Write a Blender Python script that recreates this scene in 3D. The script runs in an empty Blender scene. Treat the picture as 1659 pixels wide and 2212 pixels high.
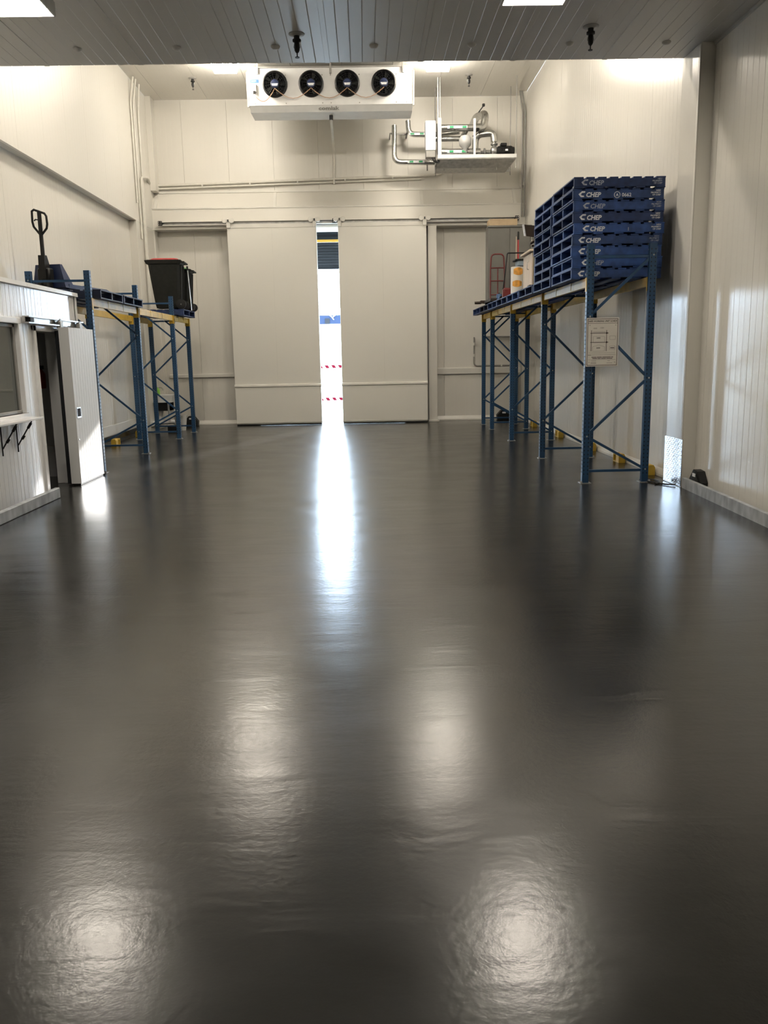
import bpy, math, random
from mathutils import Vector, Matrix
random.seed(7)
S = bpy.context.scene
COL = S.collection
PI = math.pi

# ------------------------------------------------------------------ camera
EYE = Vector((0, 0, 1.65))
RT = Vector((0.99958742, -0.0223212, -0.01807651))
UP = Vector((0.02189457, 0.18479108, 0.98253391))
FW = Vector((0.01859096, 0.98252431, -0.18520355))
FPX = 1790.0
cam = bpy.data.cameras.new('camera')
cam.sensor_fit = 'VERTICAL'
cam.sensor_height = 32.0
cam.lens = FPX / 2212.0 * 32.0
cam.clip_start = 0.05
cam.clip_end = 500
camo = bpy.data.objects.new('camera', cam)
COL.objects.link(camo)
camo.matrix_world = Matrix(((RT.x, UP.x, -FW.x, EYE.x), (RT.y, UP.y, -FW.y, EYE.y), (RT.z, UP.z, -FW.z, EYE.z), (0, 0, 0, 1)))
S.camera = camo

# ------------------------------------------------------------------ world, sun, exposure
w = bpy.data.worlds.new('sky')
S.world = w
w.use_nodes = True
bg = w.node_tree.nodes['Background']
bg.inputs['Color'].default_value = (0.62, 0.80, 1.0, 1)
bg.inputs['Strength'].default_value = 28.0
sun = bpy.data.lights.new('sun', 'SUN')
sun.energy = 9.0
sun.angle = math.radians(0.6)
sun.color = (1.0, 0.97, 0.93)
suno = bpy.data.objects.new('sun', sun)
COL.objects.link(suno)
suno.rotation_euler = Vector((-0.33, -1.0, -0.318)).to_track_quat('-Z', 'Y').to_euler()
vs = S.view_settings
vs.view_transform = 'Standard'
vs.look = 'None'
vs.gamma = 1.0
vs.use_curve_mapping = False
vs.exposure = 0.32
LAMP_FAR = 84.0
LAMP_MID = 142.0
LAMP_NEAR = 68.0
S.cycles.max_bounces = 4
S.cycles.diffuse_bounces = 3
S.cycles.glossy_bounces = 3
S.cycles.transmission_bounces = 3
S.cycles.use_light_tree = False
S.cycles.adaptive_threshold = 0.07
S.cycles.caustics_reflective = False
S.cycles.caustics_refractive = False
LAMP_COL = (1.0, 0.91, 0.78)

# ------------------------------------------------------------------ materials
def mat(name, col, rough=0.5, metal=0.0, spec=0.5, noise=None, bump=None, rvar=None, stretch=(1, 1, 1), coat=0.0):
    m = bpy.data.materials.new(name)
    m.use_nodes = True
    nt = m.node_tree
    p = nt.nodes['Principled BSDF']
    p.inputs['Base Color'].default_value = (*col, 1)
    p.inputs['Roughness'].default_value = rough
    p.inputs['Metallic'].default_value = metal
    p.inputs['Specular IOR Level'].default_value = spec
    if coat:
        p.inputs['Coat Weight'].default_value = coat
        p.inputs['Coat Roughness'].default_value = 0.08
    g = nt.nodes.new('ShaderNodeNewGeometry')
    mp = nt.nodes.new('ShaderNodeMapping')
    mp.inputs['Scale'].default_value = stretch
    nt.links.new(g.outputs['Position'], mp.inputs['Vector'])
    if noise:
        n = nt.nodes.new('ShaderNodeTexNoise')
        n.inputs['Scale'].default_value = noise[0]
        n.inputs['Detail'].default_value = 1
        nt.links.new(mp.outputs['Vector'], n.inputs['Vector'])
        r = nt.nodes.new('ShaderNodeValToRGB')
        a = noise[1]
        r.color_ramp.elements[0].position = 0.3
        r.color_ramp.elements[1].position = 0.7
        r.color_ramp.elements[0].color = (*[c * (1 - a) for c in col], 1)
        r.color_ramp.elements[1].color = (*[min(1, c * (1 + a)) for c in col], 1)
        nt.links.new(n.outputs['Fac'], r.inputs['Fac'])
        nt.links.new(r.outputs['Color'], p.inputs['Base Color'])
    if rvar:
        n = nt.nodes.new('ShaderNodeTexNoise')
        n.inputs['Scale'].default_value = rvar[0]
        n.inputs['Detail'].default_value = 6
        nt.links.new(mp.outputs['Vector'], n.inputs['Vector'])
        r = nt.nodes.new('ShaderNodeMapRange')
        r.inputs['From Min'].default_value = 0.3
        r.inputs['From Max'].default_value = 0.7
        r.inputs['To Min'].default_value = rvar[1]
        r.inputs['To Max'].default_value = rvar[2]
        nt.links.new(n.outputs['Fac'], r.inputs['Value'])
        nt.links.new(r.outputs['Result'], p.inputs['Roughness'])
    if bump:
        n = nt.nodes.new('ShaderNodeTexNoise')
        n.inputs['Scale'].default_value = bump[0]
        n.inputs['Detail'].default_value = 3
        nt.links.new(mp.outputs['Vector'], n.inputs['Vector'])
        b = nt.nodes.new('ShaderNodeBump')
        b.inputs['Strength'].default_value = bump[1]
        b.inputs['Distance'].default_value = bump[2] if len(bump) > 2 else 0.01
        nt.links.new(n.outputs['Fac'], b.inputs['Height'])
        nt.links.new(b.outputs['Normal'], p.inputs['Normal'])
    return m

def emit(name, col, s):
    m = bpy.data.materials.new(name)
    m.use_nodes = True
    p = m.node_tree.nodes['Principled BSDF']
    p.inputs['Base Color'].default_value = (0.9, 0.9, 0.9, 1)
    p.inputs['Emission Color'].default_value = (*col, 1)
    p.inputs['Emission Strength'].default_value = s
    return m

M = {}
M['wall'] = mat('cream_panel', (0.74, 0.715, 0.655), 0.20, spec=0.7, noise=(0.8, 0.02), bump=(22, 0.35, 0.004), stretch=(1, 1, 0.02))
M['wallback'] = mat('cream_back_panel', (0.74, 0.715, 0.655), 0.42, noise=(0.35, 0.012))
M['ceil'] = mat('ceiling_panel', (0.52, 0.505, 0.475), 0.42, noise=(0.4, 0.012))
M['trimw'] = mat('cream_trim', (0.72, 0.70, 0.645), 0.35, noise=(3, 0.05))
M['cabin'] = mat('white_panel', (0.87, 0.87, 0.87), 0.17, spec=0.7, noise=(0.8, 0.012), bump=(22, 0.3, 0.004), stretch=(1, 1, 0.02))
M['leaf'] = mat('white_leaf', (0.80, 0.80, 0.79), 0.42, noise=(0.5, 0.01))
M['whitem'] = mat('white_metal', (0.78, 0.78, 0.77), 0.3, noise=(6, 0.03))
M['doorleaf'] = mat('cream_door', (0.78, 0.76, 0.70), 0.4, noise=(0.5, 0.012))
M['kerb'] = mat('galvanised_kerb', (0.36, 0.38, 0.40), 0.5, noise=(9, 0.28), stretch=(1, 1, 0.5))
M['blue'] = mat('rack_blue', (0.014, 0.058, 0.135), 0.35, noise=(7, 0.12))
M['navy'] = mat('navy_paint', (0.018, 0.030, 0.085), 0.4, noise=(9, 0.2))
M['yellow'] = mat('rack_yellow', (0.56, 0.36, 0.04), 0.42, noise=(7, 0.12))
M['hole'] = mat('dark_hole', (0.006, 0.007, 0.01), 0.8, noise=(9, 0.1))
M['black'] = mat('black_plastic', (0.008, 0.008, 0.008), 0.5, spec=0.35, noise=(14, 0.2))
M['binblack'] = mat('bin_plastic', (0.009, 0.010, 0.008), 0.6, spec=0.3, noise=(14, 0.2))
M['red'] = mat('red_plastic', (0.42, 0.03, 0.03), 0.4, noise=(9, 0.1))
M['redpaint'] = mat('red_paint', (0.13, 0.013, 0.012), 0.4, noise=(9, 0.15))
M['green'] = mat('green_plastic', (0.09, 0.28, 0.10), 0.5, noise=(9, 0.1))
M['lime'] = mat('green_soap', (0.25, 0.55, 0.08), 0.3, noise=(9, 0.1))
M['steel'] = mat('steel', (0.55, 0.55, 0.54), 0.3, metal=1.0, noise=(12, 0.08))
M['galv'] = mat('galvanised', (0.42, 0.42, 0.41), 0.45, metal=0.7, noise=(12, 0.15))
M['foil'] = mat('silver_lagging', (0.55, 0.55, 0.53), 0.25, metal=1.0, noise=(18, 0.12), bump=(30, 0.4, 0.01))
M['pvc'] = mat('pale_conduit', (0.70, 0.675, 0.61), 0.4, noise=(9, 0.05))
M['greyc'] = mat('grey_conduit', (0.30, 0.29, 0.27), 0.45, noise=(9, 0.08))
M['copper'] = mat('orange_cable', (0.42, 0.27, 0.18), 0.4, noise=(9, 0.1))
M['cabgrey'] = mat('cabinet_grey', (0.15, 0.148, 0.135), 0.45, noise=(4, 0.06))
M['card'] = mat('cardboard', (0.46, 0.35, 0.22), 0.75, noise=(12, 0.06))
M['wood'] = mat('pale_wood', (0.55, 0.45, 0.34), 0.55, noise=(3, 0.06), stretch=(6, 6, 1))
M['brown'] = mat('dark_brown', (0.03, 0.017, 0.010), 0.5, noise=(4, 0.2))
M['olive'] = mat('olive_wood', (0.22, 0.19, 0.12), 0.6, noise=(4, 0.1))
M['white'] = mat('white_print', (0.75, 0.76, 0.78), 0.5, noise=(60, 0.15))
M['fade'] = mat('worn_print', (0.40, 0.43, 0.50), 0.6, noise=(50, 0.35))
M['ink'] = mat('sign_ink', (0.05, 0.035, 0.03), 0.6, noise=(30, 0.1))
M['inklight'] = mat('sign_grey_ink', (0.33, 0.29, 0.26), 0.6, noise=(30, 0.1))
M['sign'] = mat('sign_board', (0.74, 0.70, 0.64), 0.45, noise=(4, 0.03))
M['orange'] = mat('orange_print', (0.75, 0.35, 0.06), 0.5, noise=(14, 0.25))
M['labelgreen'] = mat('green_label', (0.02, 0.30, 0.12), 0.5, noise=(20, 0.1))
M['labelblue'] = mat('blue_label', (0.03, 0.10, 0.22), 0.5, noise=(20, 0.1))
M['ltblue'] = mat('grey_blue', (0.25, 0.31, 0.36), 0.5, noise=(6, 0.08))
M['bluep'] = mat('blue_plastic', (0.03, 0.09, 0.22), 0.4, noise=(6, 0.08))
M['plate'] = mat('chequer_plate', (0.75, 0.76, 0.78), 0.22, metal=1.0, noise=(8, 0.06))
M['concrete'] = mat('yard_concrete', (0.50, 0.49, 0.46), 0.8, noise=(2, 0.1))
M['shutter'] = mat('dark_shutter', (0.008, 0.010, 0.013), 0.6, spec=0.2, noise=(5, 0.1))
M['shutyel'] = mat('yellow_strip', (0.42, 0.22, 0.02), 0.5, noise=(5, 0.05))
M['farblue'] = mat('far_blue_band', (0.014, 0.019, 0.034), 0.9, spec=0.0, noise=(2, 0.05))
M['tape'] = mat('tape_white', (0.8, 0.8, 0.8), 0.5, noise=(9, 0.03))
M['fargrey'] = mat('far_grey_panel', (0.014, 0.014, 0.015), 0.9, spec=0.0, noise=(2, 0.05))
M['tapered'] = mat('tape_red', (0.06, 0.0045, 0.010), 0.9, spec=0.0, noise=(9, 0.03))
M['ply'] = mat('grey_decking', (0.20, 0.18, 0.13), 0.7, noise=(4, 0.15))
M['dull'] = mat('cast_metal', (0.25, 0.25, 0.24), 0.4, metal=0.8, noise=(20, 0.2))
M['tankgrey'] = mat('tank_grey', (0.40, 0.40, 0.39), 0.4, noise=(8, 0.05))
M['lampbody'] = mat('lamp_body', (0.6, 0.6, 0.58), 0.5, noise=(8, 0.05))
M['lampfar'] = emit('lamp_lens_far', LAMP_COL, LAMP_FAR)
M['lampmid'] = emit('lamp_lens_mid', LAMP_COL, LAMP_MID)
M['lampunseen'] = emit('lamp_lens_unseen', LAMP_COL, 150.0)  # presumed unseen pair, turned up to brighten the cabin and near walls
M['lampnear'] = emit('lamp_lens_near', LAMP_COL, LAMP_NEAR)
PALLET = [mat('pallet_blue_%d' % i, c, 0.55, noise=(11, 0.3)) for i, c in enumerate([(0.020, 0.050, 0.155), (0.016, 0.036, 0.115), (0.026, 0.072, 0.24), (0.022, 0.058, 0.19)])]
M['palletdark'] = mat('pallet_navy', (0.010, 0.018, 0.050), 0.5, noise=(11, 0.3))

def glass(name, col, rough=0.02):
    m = bpy.data.materials.new(name)
    m.use_nodes = True
    p = m.node_tree.nodes['Principled BSDF']
    p.inputs['Base Color'].default_value = (*col, 1)
    p.inputs['Roughness'].default_value = rough
    p.inputs['Transmission Weight'].default_value = 0.75
    p.inputs['IOR'].default_value = 1.45
    return m
M['glass'] = glass('window_glass', (0.30, 0.33, 0.30))

def floor_material():
    m = bpy.data.materials.new('dark_epoxy_floor')
    m.use_nodes = True
    nt = m.node_tree
    L = nt.links.new
    p = nt.nodes['Principled BSDF']
    g = nt.nodes.new('ShaderNodeNewGeometry')
    def noise(scale, det, dist=0.0, stretch=(1, 1, 1)):
        mp = nt.nodes.new('ShaderNodeMapping')
        mp.inputs['Scale'].default_value = stretch
        L(g.outputs['Position'], mp.inputs['Vector'])
        n = nt.nodes.new('ShaderNodeTexNoise')
        n.inputs['Scale'].default_value = scale
        n.inputs['Detail'].default_value = det
        n.inputs['Distortion'].default_value = dist
        L(mp.outputs['Vector'], n.inputs['Vector'])
        return n
    def rng(src, a, b, c, d):
        r = nt.nodes.new('ShaderNodeMapRange')
        for k, v in zip(('From Min', 'From Max', 'To Min', 'To Max'), (a, b, c, d)):
            r.inputs[k].default_value = v
        L(src, r.inputs['Value'])
        return r.outputs['Result']
    n1 = noise(0.7, 3, 0.3, (1.0, 0.7, 1))
    cr = nt.nodes.new('ShaderNodeValToRGB')
    cr.color_ramp.elements[0].position = 0.2
    cr.color_ramp.elements[1].position = 0.8
    cr.color_ramp.elements[0].color = (0.012, 0.0117, 0.010, 1)
    cr.color_ramp.elements[1].color = (0.0135, 0.013, 0.0114, 1)
    L(n1.outputs['Fac'], cr.inputs['Fac'])
    L(cr.outputs['Color'], p.inputs['Base Color'])
    n2 = noise(1.3, 4, 0.4, (1.0, 1.6, 1))
    base = rng(n2.outputs['Fac'], 0.15, 0.85, FLOOR_R[0], FLOOR_R[1])
    L(base, p.inputs['Roughness'])
    p.inputs['Specular IOR Level'].default_value = 0.8
    n3 = noise(38, 2)
    n4 = noise(5, 3, 0.3)
    n5 = noise(130, 1)
    add = nt.nodes.new('ShaderNodeMath'); add.operation = 'MULTIPLY_ADD'
    L(n4.outputs['Fac'], add.inputs[0]); add.inputs[1].default_value = 1.6
    L(n3.outputs['Fac'], add.inputs[2])
    add2 = nt.nodes.new('ShaderNodeMath'); add2.operation = 'MULTIPLY_ADD'
    L(n5.outputs['Fac'], add2.inputs[0]); add2.inputs[1].default_value = 0.35
    L(add.outputs[0], add2.inputs[2])
    n6 = noise(1.7, 3, 0.5, (0.55, 2.6, 1))
    add3 = nt.nodes.new('ShaderNodeMath'); add3.operation = 'MULTIPLY_ADD'
    L(n6.outputs['Fac'], add3.inputs[0]); add3.inputs[1].default_value = 5.0
    L(add2.outputs[0], add3.inputs[2])
    b = nt.nodes.new('ShaderNodeBump')
    b.inputs['Strength'].default_value = FLOOR_B
    b.inputs['Distance'].default_value = 0.004
    L(add3.outputs[0], b.inputs['Height'])
    L(b.outputs['Normal'], p.inputs['Normal'])
    return m
FLOOR_R = (0.185, 0.268)
FLOOR_B = 0.12
M['floor'] = floor_material()

# ------------------------------------------------------------------ helpers
def at(px, py, Y):
    """point on the plane y = Y behind pixel (px, py) of the 1659 x 2212 photograph"""
    d = FW + RT * ((px - 829.5) / FPX) - UP * ((py - 1106) / FPX)
    return EYE + d * (Y / d.y)

def worldloc(o):
    v = Vector((0, 0, 0))
    while o is not None:
        v += o.location
        o = o.parent
    return v

def tag(o, label=None, cat=None, group=None, kind=None):
    if label: o['label'] = label
    if cat: o['category'] = cat
    if group: o['group'] = group
    if kind: o['kind'] = kind
    return o

def thing(name, label, cat, loc=(0, 0, 0), group=None):
    o = bpy.data.objects.new(name, None)
    o.empty_display_size = 0.1
    COL.objects.link(o)
    o.location = loc
    return tag(o, label, cat, group)

def sub(name, parent):
    o = bpy.data.objects.new(name, None)
    o.empty_display_size = 0.05
    COL.objects.link(o)
    o.parent = parent
    return o

class MB:
    def __init__(s):
        s.v = []; s.f = []; s.sm = False
    def add(s, vs, fs):
        n = len(s.v)
        s.v += [Vector(q) for q in vs]
        s.f += [tuple(i + n for i in f) for f in fs]
        return s
    def box(s, x0, x1, y0, y1, z0, z1, c=0.0):
        if x1 < x0: x0, x1 = x1, x0
        if y1 < y0: y0, y1 = y1, y0
        if z1 < z0: z0, z1 = z1, z0
        if c <= 0:
            vs = [(x, y, z) for x in (x0, x1) for y in (y0, y1) for z in (z0, z1)]
            return s.add(vs, [(0, 1, 3, 2), (4, 6, 7, 5), (0, 4, 5, 1), (2, 3, 7, 6), (0, 2, 6, 4), (1, 5, 7, 3)])
        c = min(c, (x1 - x0) * .49, (y1 - y0) * .49, (z1 - z0) * .49)
        vs = []
        idx = {}
        for i, x in enumerate((x0, x1)):
            for j, y in enumerate((y0, y1)):
                for k, z in enumerate((z0, z1)):
                    sx = c if i == 0 else -c; sy = c if j == 0 else -c; sz = c if k == 0 else -c
                    idx[i, j, k] = len(vs)
                    vs += [(x, y + sy, z + sz), (x + sx, y, z + sz), (x + sx, y + sy, z)]
        f = []
        def q(a, *ks): return tuple(idx[k] + a for k in ks)
        for i in (0, 1):
            f.append(q(0, (i, 0, 0), (i, 0, 1), (i, 1, 1), (i, 1, 0)) if i == 0 else q(0, (i, 0, 0), (i, 1, 0), (i, 1, 1), (i, 0, 1)))
            f.append(q(1, (0, i, 0), (1, i, 0), (1, i, 1), (0, i, 1)) if i == 0 else q(1, (0, i, 0), (0, i, 1), (1, i, 1), (1, i, 0)))
            f.append(q(2, (0, 0, i), (0, 1, i), (1, 1, i), (1, 0, i)) if i == 0 else q(2, (0, 0, i), (1, 0, i), (1, 1, i), (0, 1, i)))
        for i in (0, 1):
            for j in (0, 1):
                A, B = idx[i, j, 0], idx[i, j, 1]
                f.append((A + 0, A + 1, B + 1, B + 0))
                A, B = idx[i, 0, j], idx[i, 1, j]
                f.append((A + 0, A + 2, B + 2, B + 0))
                A, B = idx[0, i, j], idx[1, i, j]
                f.append((A + 1, A + 2, B + 2, B + 1))
        for k, A in idx.items():
            f.append((A, A + 1, A + 2))
        return s.add(vs, f)
    def prism(s, poly, axis, a, b):
        """poly: 2D points; axis 'x','y','z'; extruded from a to b"""
        def P(u, v, t):
            return (t, u, v) if axis == 'x' else ((u, t, v) if axis == 'y' else (u, v, t))
        n = len(poly)
        vs = [P(u, v, a) for u, v in poly] + [P(u, v, b) for u, v in poly]
        fs = [tuple(range(n)), tuple(range(2 * n - 1, n - 1, -1))]
        fs += [(i, (i + 1) % n, (i + 1) % n + n, i + n) for i in range(n)]
        return s.add(vs, fs)
    def tube(s, pts, r, n=10, cap=True):
        pts = [Vector(p) for p in pts]
        rs = r if isinstance(r, (list, tuple)) else [r] * len(pts)
        rings = []
        prev = None
        for i, p in enumerate(pts):
            if i == 0: t = pts[1] - p
            elif i == len(pts) - 1: t = p - pts[i - 1]
            else: t = (pts[i + 1] - p).normalized() + (p - pts[i - 1]).normalized()
            t = t.normalized() if t.length > 1e-9 else Vector((0, 0, 1))
            if prev is None:
                a = Vector((0, 0, 1)) if abs(t.z) < 0.9 else Vector((1, 0, 0))
                u = t.cross(a).normalized()
            else:
                u = (prev - t * prev.dot(t)).normalized()
            prev = u
            v = t.cross(u)
            k = 1.0
            if 0 < i < len(pts) - 1:
                c = (pts[i + 1] - p).normalized().dot((p - pts[i - 1]).normalized())
                k = 1.0
            rings.append([p + (u * math.cos(2 * PI * j / n) + v * math.sin(2 * PI * j / n)) * rs[i] * k for j in range(n)])
        vs = [q for R in rings for q in R]
        fs = []
        for i in range(len(rings) - 1):
            for j in range(n):
                fs.append((i * n + j, i * n + (j + 1) % n, (i + 1) * n + (j + 1) % n, (i + 1) * n + j))
        if cap:
            fs.append(tuple(range(n - 1, -1, -1)))
            fs.append(tuple((len(rings) - 1) * n + j for j in range(n)))
        s.sm = True
        return s.add(vs, fs)
    def bar(s, a, b, wx, wy):
        """square bar from a to b, section wx (sideways) by wy"""
        a = Vector(a); b = Vector(b)
        t = (b - a).normalized()
        h = Vector((0, 1, 0)) if abs(t.y) < 0.9 else Vector((1, 0, 0))
        u = t.cross(h).normalized(); v = t.cross(u)
        vs = [p + u * (i * wx / 2) + v * (j * wy / 2) for p in (a, b) for i, j in ((-1, -1), (1, -1), (1, 1), (-1, 1))]
        return s.add(vs, [(3, 2, 1, 0), (4, 5, 6, 7), (0, 1, 5, 4), (1, 2, 6, 5), (2, 3, 7, 6), (3, 0, 4, 7)])
    def lathe(s, prof, c, axis='z', n=20):
        """prof: (radius, height) points along axis through c"""
        c = Vector(c)
        vs = []; fs = []
        for r, h in prof:
            for j in range(n):
                a = 2 * PI * j / n
                x, y = r * math.cos(a), r * math.sin(a)
                vs.append(c + (Vector((x, y, h)) if axis == 'z' else (Vector((x, h, y)) if axis == 'y' else Vector((h, x, y)))))
        for i in range(len(prof) - 1):
            for j in range(n):
                fs.append((i * n + j, i * n + (j + 1) % n, (i + 1) * n + (j + 1) % n, (i + 1) * n + j))
        fs.append(tuple(range(n - 1, -1, -1)))
        fs.append(tuple((len(prof) - 1) * n + j for j in range(n)))
        s.sm = True
        return s.add(vs, fs)
    def mesh(s, name, m, off=Vector((0, 0, 0))):
        me = bpy.data.meshes.new(name)
        me.from_pydata([v - off for v in s.v], [], s.f)
        import bmesh
        bm = bmesh.new(); bm.from_mesh(me)
        bmesh.ops.recalc_face_normals(bm, faces=bm.faces)
        bm.to_mesh(me); bm.free()
        me.materials.append(M[m] if isinstance(m, str) else m)
        if s.sm:
            for p in me.polygons: p.use_smooth = True
            try: me.set_sharp_from_angle(angle=math.radians(40))
            except Exception: pass
        return me
    def build(s, name, m, parent=None, origin=None):
        off = worldloc(parent) if parent else Vector(origin or (0, 0, 0))
        o = bpy.data.objects.new(name, s.mesh(name, m, off))
        COL.objects.link(o)
        if parent: o.parent = parent
        else: o.location = off
        return o

def arc(c, r, a0, a1, u, v, n=8):
    c = Vector(c); u = Vector(u); v = Vector(v)
    return [c + u * (r * math.cos(a0 + (a1 - a0) * i / n)) + v * (r * math.sin(a0 + (a1 - a0) * i / n)) for i in range(n + 1)]

def round_path(pts, r, n=5):
    """polyline with its inner corners rounded"""
    pts = [Vector(p) for p in pts]
    out = [pts[0]]
    for i in range(1, len(pts) - 1):
        a, b, c = pts[i - 1], pts[i], pts[i + 1]
        d = min(r, (a - b).length * .48, (c - b).length * .48)
        p, q = b + (a - b).normalized() * d, b + (c - b).normalized() * d
        for k in range(n + 1):
            t = k / n
            out.append(p * (1 - t) ** 2 + b * 2 * t * (1 - t) + q * t * t)
    out.append(pts[-1])
    return out

def text_mesh(body, size, shear=0.0, bold=0.0, align='LEFT', thick=0.0015):
    cu = bpy.data.curves.new('lettering', 'FONT')
    cu.body = body
    cu.size = size
    cu.shear = shear
    cu.offset = bold
    cu.extrude = thick
    cu.align_x = align
    cu.resolution_u = 2
    o = bpy.data.objects.new('lettering', cu)
    COL.objects.link(o)
    dg = bpy.context.evaluated_depsgraph_get()
    me = bpy.data.meshes.new_from_object(o.evaluated_get(dg))
    bpy.data.objects.remove(o)
    bpy.data.curves.remove(cu)
    return me

def put_text(name, body, size, loc, mat_, parent, shear=0.0, bold=0.0, align='LEFT', rot=(PI / 2, 0, 0), sx=1.0, me=None, thick=0.0015):
    """lettering standing upright, facing -y by default"""
    me = me or text_mesh(body, size, shear, bold, align, thick)
    if not me.materials: me.materials.append(M[mat_] if isinstance(mat_, str) else mat_)
    o = bpy.data.objects.new(name, me)
    COL.objects.link(o)
    o.parent = parent
    o.location = Vector(loc) - worldloc(parent)
    o.rotation_euler = rot
    o.scale = (sx, 1, 1)
    return o

def copy_tree(o, parent=None):
    c = o.copy()
    COL.objects.link(c)
    c.parent = parent
    for ch in list(o.children):
        copy_tree(ch, c)
    return c

# ------------------------------------------------------------------ room dimensions
XR, XRN, XLU, XLL, YB, ZC, ZN, YE = 3.95, 4.0, -5.03, -5.2, 21.3, 7.72, 5.03, 10.5
PW = 1.084
XOUT, YBACK = -6.6, -5.0

def struct(name, mb, m, parent=None):
    o = mb.build(name, m, parent)
    if not parent: o['kind'] = 'structure'
    return o

# floor
floor = struct('floor', MB().box(-6.7, 4.2, YBACK - .1, 21.46, -0.2, 0.0), 'floor')

# ribbed sandwich panels, each one an object of its own
def panel_profile(wd, ribs, g=0.003, d=0.0009):
    """points across the panel: (u, depth) with fine grooves"""
    pts = [(0.0015, 0.004), (0.004, 0.0)]
    for i in range(1, ribs):
        u = wd * i / ribs
        pts += [(u - g, 0), (u, d), (u + g, 0)]
    pts += [(wd - .004, 0), (wd - .0015, 0.004)]
    return pts

_pm = {}
def panel_mesh(wd, ln, ribs, m):
    key = (round(wd, 4), round(ln, 4), ribs, m)
    if key in _pm: return _pm[key]
    pr = panel_profile(wd, ribs, .006, .004) if m == 'ceil' else panel_profile(wd, ribs, .003, .0013)
    mb = MB()
    n = len(pr)
    vs = [(u, d, 0) for u, d in pr] + [(u, d, ln) for u, d in pr] + [(pr[0][0], .05, 0), (pr[-1][0], .05, 0), (pr[0][0], .05, ln), (pr[-1][0], .05, ln)]
    fs = [(i, i + 1, i + 1 + n, i + n) for i in range(n - 1)]
    a = 2 * n
    fs += [(0, n, a + 2, a), (n - 1, a + 1, a + 3, 2 * n - 1), (a, a + 2, a + 3, a + 1)]
    fs += [tuple(range(n - 1, -1, -1)) + (a, a + 1), tuple(range(n, 2 * n)) + (a + 3, a + 2)]
    mb.add(vs, fs)
    _pm[key] = mb.mesh('panel', m)
    return _pm[key]

def panels(parent, face, u0, u1, plane, v0, v1, m='wall', start=None, width=PW, ribs=8):
    """row of panels; face: 'right' (faces -x), 'left' (faces +x), 'back' (faces -y), 'ceil' (faces down)"""
    cuts = [u0]
    k = start if start is not None else u0
    while k < u1 - 0.02:
        if k > u0 + 0.02: cuts.append(k)
        k += width
    cuts.append(u1)
    for a, b in zip(cuts[:-1], cuts[1:]):
        wd = b - a
        me = panel_mesh(wd, v1 - v0, max(1, round(ribs * wd / width)), m)
        o = bpy.data.objects.new('panel', me)
        COL.objects.link(o)
        o.parent = parent
        off = worldloc(parent)
        if face == 'right':
            o.rotation_euler = (0, 0, -PI / 2); p = Vector((plane, b, v0))
        elif face == 'left':
            o.rotation_euler = (0, 0, PI / 2); p = Vector((plane, a, v0))
        elif face == 'back':
            p = Vector((a, plane, v0))
        else:
            o.rotation_euler = (PI / 2, 0, 0); p = Vector((a, v1, plane))
        o.location = p - off

# right side
wr = struct('wall_right', MB().box(XR + .05, XR + .2, YE, YB + .2, 0, ZC), 'wall')
panels(wr, 'right', YE, YB, XR, 0, ZC, start=YE + .35)
wrn = struct('wall_right_near', MB().box(XRN + .05, XRN + .2, YBACK, 9.98, 0, ZN), 'wall')
panels(wrn, 'right', 4.2, 9.98, XRN, 0, ZN, start=4.2 + .2)
MB().box(XRN, XRN + .06, YBACK, 4.2, 0, ZN).build('panel', 'wall', wrn)
jamb = struct('trim_1', MB().prism([(3.829, 10.52), (3.838, 10.235), (3.838, 9.98), (4.1, 9.98), (4.1, 10.52)], 'z', 0, ZN + .02), 'wall')
MB().box(3.826, 3.838, 9.98, 10.03, .58, ZN - .02, .004).build('corner_flashing', 'trimw', jamb)
trim_r = struct('baseboard_right', MB().prism([(XR, 0), (XR - .05, 0), (XR - .05, .03), (XR, .10)], 'y', 10.52, YB), 'trimw')

struct('trim_11', MB().box(XRN - .025, XRN + .02, YBACK, 9.98, ZN - .03, ZN + .02), 'ceil')
# left side: lower wall set back under the overhanging upper wall
wl = struct('wall_left', MB().box(XLL - .2, XLL - .05, 12.2, YB + .2, 0, 4.80), 'wall')
panels(wl, 'left', 12.2, 19.46, XLL, 0, 4.72, start=12.2 + .6)
MB().box(XLL - .05, XLL + .012, 12.3, 19.44, .16, .36, .004).build('kick_strip', 'trimw', wl)
wlu = struct('wall_left_upper', MB().box(XLL - .1, XLU - .05, YE, YB + .2, 4.72, ZC), 'wall')
panels(wlu, 'left', YE, YB, XLU, 4.72, ZC, m='wallback', start=YE + .4)
struct('trim_2', MB().box(XLL - .1, XLU, 19.46, YB, 0, 4.72, .004), 'wall')
skl = struct('baseboard_left', MB().prism([(XLL - .02, 0), (XLL + .06, 0), (XLL + .025, .05), (XLL + .014, .15), (XLL - .02, .15)], 'y', 12.3, 19.45), 'floor')

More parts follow.
